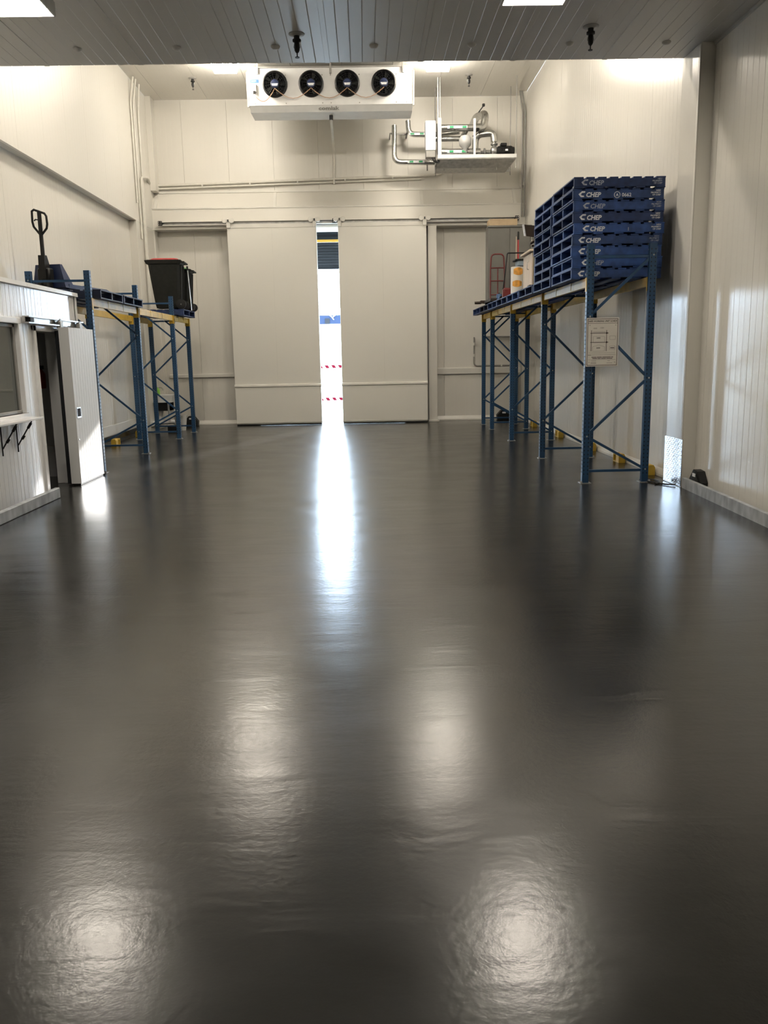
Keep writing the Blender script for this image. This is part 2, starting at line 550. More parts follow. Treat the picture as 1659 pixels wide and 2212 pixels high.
# far wall
wb = struct('wall_back', MB().box(XLU - .2, -2.7, YB + .05, YB + .2, 0, 5.4).box(1.1, XR + .2, YB + .05, YB + .2, 0, 5.4).box(XLU - .2, XR + .2, YB + .05, YB + .2, 4.8, ZC), 'wall')
panels(wb, 'back', XLU, XR, YB, 5.55, ZC, m='wallback', start=XLU + .75)
panels(wb, 'back', XLU, -2.7, YB, 0, 4.8, m='wallback', start=XLU + .9)
panels(wb, 'back', 1.1, XR, YB, 0, 4.8, m='wallback', start=1.1 + .9)
head = struct('trim_3', MB().box(-5.16, XR, 20.95, YB, 4.72, 5.2, .006), 'wall')
slope = MB().prism([(20.955, 5.2), (YB, 5.2), (YB, 5.62)], 'x', -5.03, XR)
slope.build('sloped_flashing', 'wall', head)
for x in (-4.95, -2.1, 1.45, 3.7):
    MB().prism([(20.93, 5.205), (20.96, 5.195), (YB, 5.605), (YB, 5.635)], 'x', x - .035, x + .035).build('flashing_joint', 'trimw', head)
MB().box(-5.03, XR, 20.935, 20.955, 5.185, 5.215).build('edge_angle', 'trimw', head)
MB().box(-5.03, XR, YB - .03, YB + .01, 5.605, 5.65).build('edge_angle', 'trimw', head)
rev = struct('leak_stop_jambs', MB().box(-2.85, -2.65, 20.885, YB + .2, 0, 4.75, .004).box(.98, 1.18, 20.885, YB + .2, 0, 4.75, .004), 'trimw')  # hidden jambs added to stop daylight leaking round the door leaves
struct('trim_4', MB().box(-5.24, -5.0, 20.97, YB, 0, 4.72, .006), 'wall')
struct('trim_5', MB().box(1.58, 1.79, 20.90, YB, 0.0, 4.72, .006).box(1.56, 1.83, 20.86, YB, 0, .05, .004), 'wall')
struct('trim_6', MB().box(XLU, -4.9, 20.95, YB, 5.62, ZC, .004), 'wall')
struct('trim_7', MB().box(3.86, XR, 20.95, YB, 5.62, ZC, .004), 'wall')
bbk = struct('baseboard_back', MB().prism([(YB, 0), (YB - .06, 0), (YB - .06, .03), (YB, .11)], 'x', XLU, -2.7).prism([(YB, 0), (YB - .06, 0), (YB - .06, .03), (YB, .11)], 'x', 1.8, XR), 'trimw')
struct('trim_8', MB().box(-4.93, -2.72, YB - .05, YB, 1.19, 1.28, .012), 'trimw')
struct('trim_9', MB().box(1.8, XR, YB - .05, YB, 1.16, 1.32, .012), 'trimw')

# ceilings
cf = struct('ceiling', MB().box(XOUT, XR + .2, YE, YB + .2, ZC + .05, ZC + .2), 'wall')
panels(cf, 'ceil', XLU, XR, ZC, YE, YB, start=-4.7, ribs=8)
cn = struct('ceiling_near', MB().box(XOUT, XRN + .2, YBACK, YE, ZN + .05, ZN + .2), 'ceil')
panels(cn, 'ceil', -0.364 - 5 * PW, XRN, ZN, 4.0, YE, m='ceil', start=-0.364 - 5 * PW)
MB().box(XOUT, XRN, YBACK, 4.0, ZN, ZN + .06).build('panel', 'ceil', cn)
struct('wall_fascia', MB().box(XOUT, XR + .2, YE - .15, YE, ZN + .05, ZC + .2), 'wall')
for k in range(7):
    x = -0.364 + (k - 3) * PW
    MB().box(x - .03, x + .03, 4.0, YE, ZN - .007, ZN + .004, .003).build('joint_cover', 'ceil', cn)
for k in range(7):
    MB().lathe([(.05, 0), (.048, -.012), (.03, -.03), (.008, -.034)], (-3.09 + k * 1.087, 9.97, ZN), n=14).build('fixing_cap', 'ceil', cn)
# rest of the shell, behind and beside the photographer
struct('wall_left_near', MB().box(XOUT - .15, XOUT, YBACK, 12.4, 0, ZC), 'wall')
struct('wall_left_return', MB().box(XOUT, XLL - .04, 12.25, 12.4, 0, ZC), 'wall')
struct('wall_behind', MB().box(XOUT, XRN + .2, YBACK - .15, YBACK, 0, ZN + .2), 'wall')

# kerbs in front of the walls
kr = MB()
kr.add([(3.831, 9.92, 0), (3.733 - .102, 5.0, 0), (3.681, 5.0, 0), (3.881, 9.92, 0), (3.831, 9.92, .125), (3.631, 5.0, .125), (3.681, 5.0, .125), (3.881, 9.92, .125)],
       [(0, 1, 2, 3), (4, 5, 6, 7), (0, 1, 5, 4), (1, 2, 6, 5), (2, 3, 7, 6), (3, 0, 4, 7)])
k1 = kr.build('wall_kerb', 'kerb', None, (3.7, 7.4, 0))
tag(k1, 'grey galvanised kerb along the bare right wall', 'kerb')
k2 = MB().box(-3.86, -3.80, 5.0, 10.19, 0, .128, .008).build('wall_kerb', 'kerb', None, (-3.86, 7.5, 0))
tag(k2, 'grey galvanised kerb in front of the white cabin', 'kerb')

# ------------------------------------------------------------------ chequer plate guard on the wall end
g = thing('corner_guard', 'shiny chequer plate guard at the foot of the right wall end', 'corner guard', (3.83, 10.25, 0))
MB().prism([(3.8195, 10.535), (3.829, 10.235), (3.829, 9.972), (3.837, 9.972), (3.837, 10.235), (3.8275, 10.535)], 'z', .01, .582).build('plate', 'plate', g)
lz = MB()
for r in range(22):
    for c in range(8):
        yy, zz = 9.99 + c * .07 + (.035 if r % 2 else 0), .025 + r * .026
        if yy > 10.51: continue
        a = 1 if (r + c) % 2 else -1
        dx, dz = .020, .010 * a
        ox = -max(0, yy - 10.235) * .0317
        lz.add([(3.829 + ox, yy - dx, zz - dz), (3.829 + ox, yy - .004 * a, zz + .006), (3.829 + ox, yy + dx, zz + dz), (3.829 + ox, yy + .004 * a, zz - .006), (3.8262 + ox, yy, zz)], [(0, 1, 4), (1, 2, 4), (2, 3, 4), (3, 0, 4)])
lz.build('tread_bars', 'plate', g)

# ------------------------------------------------------------------ big sliding doors and their track
def sliding_door(x0, x1, name, label):
    t = thing(name, label, 'door', ((x0 + x1) / 2, 20.8, 0))
    MB().box(x0, x1, 20.72, 20.87, .035, 4.79, .008).build('leaf', 'doorleaf', t)
    MB().box(x0 + .001, x1 - .001, 20.705, 20.735, .06, .94, .006).build('kick_panel', 'doorleaf', t)
    MB().prism([(20.70, .94), (20.735, .93), (20.735, 1.02), (20.69, 1.0), (20.685, .96)], 'x', x0 - .005, x1 + .005).build('bump_rail', 'trimw', t)
    MB().box(x0 + .01, x1 - .01, 20.73, 20.85, .004, .04).build('floor_seal', 'black', t)
    MB().box((x0 + x1) / 2 - .004, (x0 + x1) / 2 + .004, 20.717, 20.725, 1.04, 4.77).build('joint', 'trimw', t)
    MB().box(x0, x1, 20.712, 20.73, 4.70, 4.79, .003).build('top_rail', 'trimw', t)
    for e in (x0 + .04, x1 - .04):
        h = MB().box(e - .045, e + .045, 20.68, 20.72, 4.70, 4.90, .006).build('hanger', 'trimw', t)
        for s in (-1, 1):
            MB().lathe([(.055, -.02), (.06, -.012), (.06, .012), (.05, .02)], (e + s * .085, 20.675, 4.865), 'y', 16).build('roller', 'trimw', h)
        MB().box(e - .012, e + .012, 20.66, 20.685, 4.835, 4.89).build('bolt', 'black', h)
    return t
sliding_door(-3.225, -1.10, 'sliding_door', 'cream sliding door leaf left of the bright gap')
sliding_door(-0.585, 1.53, 'sliding_door', 'cream sliding door leaf right of the bright gap')
tr = thing('door_track', 'long steel door track across the far wall above the sliding doors', 'track', (-.5, 20.9, 4.85))
MB().box(-4.85, 3.76, 20.88, 20.955, 4.80, 4.87, .004).build('rail', 'galv', tr)
MB().box(-4.85, 3.76, 20.80, 20.955, 4.87, 4.885).build('rail_cover', 'trimw', tr)
MB().box(-4.85, 3.76, 20.84, 20.90, 4.795, 4.812).build('rail_lip', 'trimw', tr)
for x in (-4.82, -.67, 3.72):
    b = MB().box(x - .045, x + .045, 20.78, 20.88, 4.80, 4.90, .006).build('end_stop', 'black', tr)
    for i in (-1, 1):
        for j in (-1, 1):
            MB().box(x + i * .022 - .009, x + i * .022 + .009, 20.775, 20.785, 4.85 + j * .022 - .009, 4.85 + j * .022 + .009).build('bolt', 'steel', b)

# ------------------------------------------------------------------ yard outside the doors
struct('yard_ground', MB().box(-40, 40, 21.46, 90, -.25, -.01), 'concrete')
sh = thing('roller_shutter', 'dark roller shutter pulled halfway down outside the door gap', 'shutter', (-.8, 21.75, 3.83))
for i in range(9):
    z = 3.86 + i * .068
    MB().prism([(21.70, z), (21.69, z + .02), (21.69, z + .045), (21.70, z + .066), (21.73, z + .066), (21.73, z)], 'x', -2.9, 1.3).build('slat', 'shutter', sh)
MB().box(-2.9, 1.3, 21.68, 21.74, 3.82, 3.86, .005).build('bottom_bar', 'shutter', sh)
MB().box(-2.9, 1.3, 21.675, 21.74, 4.475, 4.535, .004).build('yellow_strip', 'shutyel', sh)
for i, z in enumerate((4.54, 4.60, 4.66)):
    MB().box(-2.9, 1.3, 21.69, 21.74, z - .002, z + .062, .004).build('head_bar', ('shutter', 'fargrey', 'shutter')[i], sh)
MB().box(-2.9, 1.3, 21.68, 21.76, 4.72, 4.79, .004).build('head_flashing', 'whitem', sh)
MB().box(-2.9, 1.3, 21.7, 21.95, 4.80, 5.3).build('shutter_box', 'shutter', sh)
for x in (-2.86, 1.26):
    MB().box(x - .05, x + .05, 21.66, 21.78, 0, 4.8, .004).build('guide', 'galv', sh)
fb = thing('warehouse_building', 'distant pale warehouse with a blue fascia band seen through the gap', 'building', (-2, 44, 0))
MB().box(-14, 8, 40.2, 50, 0, 3.5).build('wall', 'whitem', fb)
MB().box(-14, 8, 40.0, 40.2, 3.17, 3.57).build('fascia_band', 'farblue', fb)
for x in (-1.75, -.95):
    MB().box(x - .10, x + .12, 39.97, 40.0, 3.17, 3.42).build('fascia_panel', 'fargrey', fb)
yy = MB()
for a, b in (((-1.62, 3.56), (-1.50, 3.46)), ((-1.37, 3.56), (-1.52, 3.44)), ((-1.52, 3.46), (-1.43, 3.36))):
    yy.bar((a[0], 39.97, a[1]), (b[0], 39.97, b[1]), .03, .03)
yy.build('letter_mark', 'white', fb)
for n, zz, lab in ((0, 1.375, 'upper red and white hazard tape strung outside the gap'), (1, .459, 'lower red and white hazard tape strung outside the gap')):
    t = thing('hazard_tape', lab, 'tape', (-1, 24, zz), 'hazard tapes in the yard')
    MB().box(-3.5, 1.6 + n * .1, 24.0, 24.004, zz - .045, zz + .045).build('tape', 'tape', t)
    st = MB()
    for k in range(26):
        x = -3.45 + k * .19
        st.add([(x, 23.997, zz + .045), (x + .10, 23.997, zz + .045), (x + .155, 23.997, zz - .045), (x + .055, 23.997, zz - .045)], [(0, 1, 2, 3)])
    st.build('red_stripes', 'tapered', t)
    for x in (-3.5, 1.6):
        MB().box(x - .03 + n * .1, x + .03 + n * .1, 23.98, 24.04, -.01, zz + .04, .004).build('post_end', 'tapered', t)

# ------------------------------------------------------------------ lamps
def lamp(x, y, zc, m, label, sx=.58, sy=.42, group='ceiling lamps', h=.15):
    t = thing('ceiling_lamp', label, 'lamp', (x, y, zc), group)
    MB().box(x - sx / 2, x + sx / 2, y - sy / 2, y + sy / 2, zc - .05, zc, .01).build('housing', 'lampbody', t)
    if zc < 6:
        sk_ = MB()
        for q in ((-1, 0), (1, 0)): sk_.box(x + q[0] * sx / 2 - .008, x + q[0] * sx / 2 + .008, y - sy / 2, y + sy / 2, zc - .175, zc - .05)
        for q in (-1, 1): sk_.box(x - sx / 2, x + sx / 2, y + q * sy / 2 - .008, y + q * sy / 2 + .008, zc - .175, zc - .05)
        sk_.build('skirt', 'lampbody', t)
    d = MB()
    a, b = sx / 2 - .01, sy / 2 - .01
    c, e = sx / 2 - .06, sy / 2 - .06
    d.add([(x - a, y - b, zc - .05), (x + a, y - b, zc - .05), (x + a, y + b, zc - .05), (x - a, y + b, zc - .05),
           (x - c, y - e, zc - h), (x + c, y - e, zc - h), (x + c, y + e, zc - h), (x - c, y + e, zc - h)],
          [(0, 1, 5, 4), (1, 2, 6, 5), (2, 3, 7, 6), (3, 0, 4, 7), (4, 5, 6, 7), (0, 1, 2, 3)])
    d.build('diffuser', m, t)
    for s in (-1, 1):
        MB().box(x + s * (sx / 2 - .08) - .02, x + s * (sx / 2 - .08) + .02, y - sy / 2 - .012, y - sy / 2 + .004, zc - .07, zc - .02).build('clip', 'steel', t)
lamp(-2.77, 18.55, ZC, 'lampfar', 'glowing ceiling lamp left of the fan cooler', h=.24)
lamp(1.65, 18.6, ZC, 'lampfar', 'glowing ceiling lamp right of the fan cooler', h=.24)
lamp(-2.79, 12.6, ZC, 'lampmid', 'glowing high ceiling lamp above the left racking, behind the low ceiling', h=.22)
lamp(1.30, 12.6, ZC, 'lampmid', 'glowing high ceiling lamp above the right racking, behind the low ceiling', h=.22)
lamp(-3.15, 8.42, ZN, 'lampnear', 'glowing lamp on the low ceiling at the top left corner')
lamp(1.64, 8.28, ZN, 'lampnear', 'glowing lamp on the low ceiling at the top edge, right of centre')
lamp(-3.15, 2.5, ZN, 'lampunseen', 'presumed unseen lamp on the low ceiling above the photographer, left')
lamp(1.64, 2.5, ZN, 'lampunseen', 'presumed unseen lamp on the low ceiling above the photographer, right')

# ------------------------------------------------------------------ sprinklers
def sprinkler(x, y, zc, label, s=1.0):
    t = thing('sprinkler_head', label, 'sprinkler', (x, y, zc), 'ceiling sprinklers')
    MB().lathe([(.085 * s, 0), (.085 * s, -.006), (.04 * s, -.014), (.034 * s, -.02)], (x, y, zc), n=18).build('rose', 'greyc', t)
    MB().lathe([(.030 * s, 0), (.030 * s, -.05 * s), (.045 * s, -.055 * s), (.045 * s, -.075 * s), (.022 * s, -.085 * s), (.028 * s, -.16 * s), (.018 * s, -.18 * s), (.006 * s, -.19 * s)], (x, y, zc), n=14).build('body', 'black', t)
    MB().lathe([(.006 * s, -.18 * s), (.006 * s, -.225 * s), (.024 * s, -.228 * s), (.024 * s, -.235 * s)], (x, y, zc), n=12).build('deflector', 'black', t)
    for a in (-1, 1):
        MB().tube([(x + a * .022 * s, y, zc - .08 * s), (x + a * .032 * s, y, zc - .13 * s), (x + a * .005 * s, y, zc - .19 * s)], .005 * s, 6).build('frame_arm', 'dull', t)
sprinkler(-.655, 9.62, ZN, 'dark sprinkler on the low ceiling, left of centre')
sprinkler(2.46, 9.50, ZN, 'dark sprinkler on the low ceiling towards the right wall')
sprinkler(-3.66, 19.75, ZC, 'small sprinkler on the high ceiling left of the cooler')
sprinkler(2.43, 19.75, ZC, 'small sprinkler on the high ceiling above the pump skid')

# ------------------------------------------------------------------ evaporator fan cooler
cx0, cx1, cy0, cy1, cz0, cz1 = -2.345, 1.135, 18.85, 19.65, 6.88, 7.63
ev = thing('fan_cooler', 'long white ceiling cooler with four black fans', 'cooler', ((cx0 + cx1) / 2, 19.2, cz0))
MB().box(cx0, cx1, cy0, cy1, cz0, cz1, .012).build('casing', 'whitem', ev)
MB().prism([(cy0 + .01, 6.88), (cy1, 6.88), (cy1 - .02, 6.80), (cy0 + .07, 6.77)], 'x', cx0 + .03, cx1 - .02).build('drip_tray', 'whitem', ev)
for x in (cx0 - .008, cx1 + .008):
    MB().box(x - .02, x + .02, cy0 - .01, cy0 + .05, cz0 - .02, cz1 - .08, .004).build('corner_angle', 'steel', ev)
MB().box(cx0 - .01, cx1 + .01, cy0 - .03, cy0 + .02, cz1 - .012, cz1 + .012).build('top_rail', 'greyc', ev)
for x in (-2.13, -.6, .93):
    MB().box(x - .02, x + .02, cy0 - .035, cy0, cz1 - .13, cz1 + .10, .003).build('hanger_bracket', 'greyc', ev)
fans = [at(594, 181, cy0).x, at(672, 180, cy0).x, at(750, 179, cy0).x, at(829, 179, cy0).x]
fz = 7.30
for x in fans:
    f = MB().lathe([(.262, 0), (.262, -.05), (.235, -.075), (.225, -.05), (.225, 0)], (x, cy0, fz), 'y', 36).build('fan', 'black', ev)
    grille = MB()
    for rr in (.06, .10, .14, .18, .215):
        grille.tube([(x + rr * math.cos(2 * PI * k / 24), cy0 - .06, fz + rr * math.sin(2 * PI * k / 24)) for k in range(25)], .004, 5, False)
    for k in range(8):
        a = PI * k / 8 + .2
        grille.tube([(x - .225 * math.cos(a), cy0 - .062, fz - .225 * math.sin(a)), (x + .225 * math.cos(a), cy0 - .062, fz + .225 * math.sin(a))], .004, 5)
    grille.build('grille', 'black', f)
    bl = MB()
    for k in range(5):
        a = 2 * PI * k / 5
        pts = [(.07, -.20), (.21, -.16), (.215, .16), (.07, .16)]
        vs = [(x + r * math.cos(a + q), cy0 - .02 - .02 * (q > 0), fz + r * math.sin(a + q)) for r, q in pts]
        vs += [(p[0], p[1] + .004, p[2]) for p in vs]
        bl.add(vs, [(0, 1, 2, 3), (4, 5, 6, 7), (0, 1, 5, 4), (1, 2, 6, 5), (2, 3, 7, 6), (3, 0, 4, 7)])
    bl.build('blades', 'binblack', f)
    MB().lathe([(.085, -.02), (.085, -.07), (.07, -.078)], (x, cy0, fz), 'y', 22).build('hub', 'navy', f)
    MB().prism([(x - .07, fz + .0), (x + .07, fz + .0), (x + .05, fz - .045), (x - .05, fz - .045)], 'y', cy0 - .084, cy0 - .078).build('hub_label', 'white', f)
px = at(548, 200, cy0)
pts = [(px.x, cy0 - .03, px.z - .0)]
prev = (px.x, px.z - .05)
for x in fans:
    nx, nz = x, fz - .10
    for k in range(1, 9):
        tt = k / 8
        sag = -.20 * math.sin(PI * tt)
        pts.append((prev[0] + (nx - prev[0]) * tt, cy0 - .09, prev[1] + (nz - prev[1]) * tt + sag))
    prev = (nx, nz)
MB().tube(pts, .008, 6).build('fan_cable', 'copper', ev)
a = at(540, 172, cy0); b = at(559, 179, cy0)
MB().box(a.x, b.x, cy0 - .006, cy0, b.z, a.z).build('nameplate', 'labelblue', ev)
put_text('nameplate_text', 'comlak', .035, (a.x + .03, cy0 - .008, b.z + .025), 'white', ev)
MB().box(a.x + .05, a.x + .13, cy0 - .05, cy0, b.z - .19, b.z - .03, .008).build('isolator', 'lampbody', ev)
MB().box(a.x + .06, a.x + .11, cy0 - .06, cy0 - .05, b.z - .24, b.z - .17, .004).build('isolator_switch', 'black', ev)
put_text('maker_text', 'comlak', .10, (at(690, 232, cy0).x - .02, cy0 + .028, 6.80), 'greyc', ev, sx=1.5, bold=.002, rot=(PI / 2 + .5, 0, 0))
for x in (-1.55, -.78, 0, .78, -2.2, 1.0, -.6):
    for z in (cz0 + .05, cz1 - .15):
        MB().lathe([(.012, 0), (.008, -.006)], (x, cy0, z), 'y', 8).build('screw', 'greyc', ev)
MB().tube(round_path([(-.62, cy0 + .3, 6.8), (-.62, cy0 + .3, 6.66), (-.64, YB - .07, 6.5), (-.66, YB - .07, 5.75)], .1), .028, 10).build('drain_pipe', 'pvc', ev)
MB().lathe([(.04, 0), (.04, -.09)], (-.62, cy0 + .3, 6.76), n=12).build('drain_union', 'black', ev)

# ------------------------------------------------------------------ pump skid
yf, yr = 19.8, 20.6
sk = thing('pump_skid', 'hanging pump skid with silver pipes and black motor beside the cooler', 'pump', (2.6, 20.2, 5.85))
MB().box(1.73, 3.51, yf, yr, 5.98, 6.02).box(1.73, 3.51, yf, yf + .02, 6.0, 6.06).box(1.73, 3.51, yr - .02, yr, 5.86, 6.06).add(
    [(1.73, yf, 5.99), (3.51, yf, 5.99), (3.38, yf + .25, 5.84), (1.73, yf + .25, 5.84)], [(0, 1, 2, 3)]).add(
    [(1.73, yf + .25, 5.84), (3.38, yf + .25, 5.84), (3.38, yr, 5.84), (1.73, yr, 5.84)], [(0, 1, 2, 3)]).add(
    [(3.51, yf, 5.99), (3.51, yr, 5.99), (3.38, yr, 5.84), (3.38, yf + .25, 5.84)], [(0, 1, 2, 3)]).build('tray', 'galv', sk)
MB().box(1.73, 3.52, yf - .01, yf + .005, 6.0, 6.075).build('tray_lip', 'whitem', sk)
for x, z1 in ((1.78, 6.86), (2.57, 6.84)):
    MB().box(x - .04 if x < 2 else x - .025, x + .04 if x < 2 else x + .025, yf + .02, yf + .07, 6.02, z1, .004).build('post', 'whitem', sk)
MB().box(1.46, 1.69, yf, yf + .22, 6.17, 6.80, .012).build('control_box', 'whitem', sk)
MB().box(1.47, 1.68, yf + .01, yf + .21, 6.03, 6.17, .006).build('cable_duct', 'greyc', sk)
cab = MB()
for k in range(3):
    cab.tube(round_path([(1.60 + k * .03, yf + .05, 6.12), (1.62 + k * .03, yf + .02, 5.95), (1.74 + k * .02, yf + .04, 5.90), (1.72, yf + .06, 6.75)], .1), .010, 6)
cab.build('cables', 'black', sk)
MB().tube([(1.84, yf + .25, 6.70), (2.62, yf + .25, 6.70)], .075, 14).build('top_pipe', 'foil', sk)
MB().tube(round_path([(2.60, yf + .25, 6.70), (2.80, yf + .25, 6.70), (2.86, yf + .33, 7.02), (2.72, yr + .1, 7.10), (2.70, YB - .01, 7.05)], .16, 8), .085, 14).build('top_elbow', 'foil', sk)
MB().tube(round_path([(1.70, yf + .45, 6.52), (2.33, yf + .45, 6.52), (2.42, yf + .30, 6.68)], .06), .06, 12).build('return_pipe', 'foil', sk)
MB().tube([(1.84, yf + .2, 6.17), (2.72, yf + .2, 6.17)], .075, 14).build('bottom_pipe', 'foil', sk)
MB().tube(round_path([(2.62, yf + .4, 6.15), (2.64, yf + .4, 6.50), (2.72, yf + .35, 6.58), (3.03, yf + .3, 6.60), (3.05, yf + .3, 6.40)], .16, 8), .075, 14).build('discharge_pipe', 'foil', sk)
MB().lathe([(.05, 6.17), (.06, 6.23), (.13, 6.30), (.14, 6.36), (.14, 6.44), (.10, 6.50), (.03, 6.52)], (2.37, yf + .15, 0), n=22).build('expansion_tank', 'tankgrey', sk)
MB().lathe([(.03, 6.13), (.045, 6.15), (.03, 6.19), (.05, 6.24)], (2.40, yf + .15, 0), n=12).build('tank_valve', 'dull', sk)
MB().lathe([(.07, 0), (.07, .02), (.035, .03), (.035, .18), (.07, .19), (.07, .21)], (2.63, yf + .2, 6.16), 'x', 16).lathe([(.09, 0), (.09, .03), (.05, .05), (.05, .14)], (2.80, yf + .2, 6.16), 'x', 16).build('valve_set', 'dull', sk)
MB().lathe([(.05, 2.96), (.10, 2.98), (.12, 3.02), (.12, 3.08), (.08, 3.12)], (0, yf + .25, 6.18), 'x', 20).lathe([(.05, 6.25), (.05, 6.32), (.08, 6.33), (.08, 6.36), (.045, 6.37), (.045, 6.44)], (3.05, yf + .28, 0), n=14).build('pump_body', 'dull', sk)
mo = MB().lathe([(.10, 3.12), (.12, 3.14), (.12, 3.44), (.10, 3.47), (.10, 3.5)], (0, yf + .25, 6.18), 'x', 22).build('motor', 'black', sk)
fin = MB()
for k in range(8):
    fin.lathe([(.128, 3.17 + k * .034), (.128, 3.182 + k * .034)], (0, yf + .25, 6.18), 'x', 18)
fin.build('cooling_fins', 'black', mo)
MB().box(3.18, 3.32, yf + .15, yf + .3, 6.28, 6.35, .01).build('terminal_box', 'black', mo)
MB().box(3.28, 3.34, yf + .12, yf + .125, 6.17, 6.21).build('motor_label', 'white', mo)
for (x, z) in ((2.76, 7.13), (2.63, 6.62)):
    MB().bar((x - .08, yf + .2, z - .12), (x + .04, yf + .18, z + .03), .025, .02).box(x - .0, x + .06, yf + .16, yf + .22, z, z + .06, .01).build('valve_handle', 'black', sk)
for z, xs in ((6.70, (2.03, 2.32)), (6.17, (2.02, 2.30))):
    MB().box(xs[0] - .06, xs[1] + .10, yf + .16 if z > 6.5 else yf + .115, yf + .17 if z > 6.5 else yf + .125, z - .03, z + .03).build('pipe_label', 'white', sk)
    for x in xs:
        MB().box(x - .01, x + .08, yf + .15 if z > 6.5 else yf + .105, yf + .16 if z > 6.5 else yf + .115, z - .022, z + .022).build('pipe_marker', 'labelgreen', sk)
for k in range(6):
    MB().lathe([(.03, 5.99), (.035, 6.02)], (1.95 + k * .27, yf + .05, 0), n=8).build('bolt', 'greyc', sk)
rods = [(3.505, yf + .01), (3.505, yr - .01), (1.75, yr - .01)]
for x, y in rods:
    MB().tube([(x, y, 5.78), (x, y, ZC)], .011, 8).build('hanger_rod', 'greyc', sk)
MB().tube([(1.75, yf + .09, 6.8), (1.75, yf + .09, ZC)], .017, 10).tube([(1.80, yf + .09, 6.8), (1.80, yf + .09, ZC)], .012, 8).build('conduit', 'galv', sk)
for x in (1.9, 2.5, 3.1, 3.38):
    MB().box(x - .008, x + .008, yf + .23, yf + .27, 5.79, 5.85).build('rod_end', 'greyc', sk)

# lagged pipes from the cooler
def pipe_run(pts, r, name, label, labels, bracket):
    t = thing(name, label, 'pipe', pts[0])
    MB().tube(round_path(pts, .16, 8), r, 14).build('lagged_pipe', 'foil', t)
    for (x, y, z, d) in labels:
        MB().box(x - .20, x + .20, y - r - .006, y - r + .002, z - .028, z + .028).build('pipe_label', 'white', t)
        for s in (-1, 1):
            MB().box(x + s * .11 - .045, x + s * .11 + .045, y - r - .010, y - r - .004, z - .02, z + .02).build('pipe_marker', 'labelgreen', t)
    for a, b in bracket:
        MB().bar(a, b, .03, .03).build('bracket', 'greyc', t)
    return t
pipe_run([(.80, 20.75, 6.95), (.79, 20.75, 6.14), (1.80, 20.75, 6.12)], .06, 'lagged_pipe_run', 'silver lagged pipe dropping from the cooler to the skid tray', [(1.30, 20.75, 6.13, 0)], [((.70, 20.78, 6.78), (1.10, 20.9, 6.78)), ((.70, 20.78, 6.78), (.70, YB - .01, 6.78)), ((1.57, 20.8, 5.95), (1.57, 20.8, 6.25))])
pipe_run([(1.12, 20.75, 7.05), (1.14, 20.75, 6.75), (1.75, 20.75, 6.73), (2.3, 20.5, 6.73)], .06, 'lagged_pipe_run', 'short silver lagged pipe bending into the back of the control box', [(1.33, 20.75, 6.745, 0)], [((1.10, 20.78, 6.80), (1.10, YB - .01, 6.80))])

# ------------------------------------------------------------------ conduits
def conduit(name, label, runs, m, clips=()):
    t = thing(name, label, 'conduit', runs[0][0][0])
    for pts, r in runs:
        MB().tube(round_path(pts, .10), r, 10).build('tube', m, t)
    for c in clips:
        MB().box(c[0] - .02, c[0] + .02, c[1] - .03, c[1] + .03, c[2] - .035, c[2] + .035, .006).build('clip', 'pvc', t)
    return t
c0, c1 = at(334, 403, YB - .06), at(950, 378, YB - .06)
conduit('wall_conduit', 'pair of pale conduits running across the far wall below the cooler',
        [([(XLU + .05, 19.95, 5.3), (XLU + .05, 19.95, 5.72), (XLU + .10, 20.3, 5.78), (c0.x - .1, YB - .07, c0.z + .02), (c0.x + .3, YB - .07, c0.z + .02), (c1.x, YB - .07, c1.z), (c1.x + .12, YB - .1, c1.z + .2), (c1.x + .14, 20.6, c1.z + .25)], .03),
         ([(c0.x - .05, YB - .06, c0.z - .06), (c1.x - .45, YB - .06, c1.z - .08)], .024)], 'pvc',
        [(c0.x + (c1.x - c0.x) * k / 6, YB - .07, c0.z + (c1.z - c0.z) * k / 6 - .02) for k in range(1, 6)])
conduit('wall_conduit', 'three thin conduits climbing the left corner to the high ceiling',
        [([(XLU + .03, 19.55, 5.1), (XLU + .03, 19.55, 7.25), (XLU + .10, 19.6, ZC)], .022), ([(XLU + .03, 19.75, 4.35), (XLU + .03, 19.75, 7.2), (XLU + .12, 19.75, ZC)], .022),
         ([(XLU + .03, 20.15, .5), (XLU + .03, 20.15, 7.1), (XLU + .10, 20.1, ZC)], .022)], 'pvc', [(XLU + .03, 20.15, z) for z in (1.5, 2.7, 3.9, 5.0)])
conduit('wall_conduit', 'thick pale conduit dropping down the left corner beside the racking',
        [([(XLU + .05, 19.95, 5.35), (XLU + .05, 19.95, .9)], .032)], 'pvc', [(XLU + .05, 19.95, 5.38), (XLU + .05, 19.95, 3.4), (XLU + .05, 19.95, 1.9)])
conduit('wall_conduit', 'pair of thin conduits down the far right corner above the cabinet',
        [([(3.83, 20.93, ZC), (3.91, 20.92, 7.3), (3.91, 20.92, 4.9)], .018), ([(3.78, 20.92, ZC), (3.85, 20.92, 7.25), (3.85, 20.92, 4.9)], .018)], 'greyc')
conduit('wall_conduit', 'thin grey conduit looping round the wall behind the right racking',
        [([(2.75, YB - .03, 2.07), (2.75, YB - .03, 1.36), (3.75, YB - .03, 1.36), (3.88, YB - .03, 1.15), (3.88, YB - .03, .15)], .018), ([(2.97, YB - .03, 2.08), (3.70, YB - .03, 2.07)], .018)], 'greyc', [(2.75, YB - .03, 1.9), (2.75, YB - .03, 1.62), (3.0, YB - .03, 1.36), (3.2, YB - .03, 1.36), (3.45, YB - .03, 1.36)])

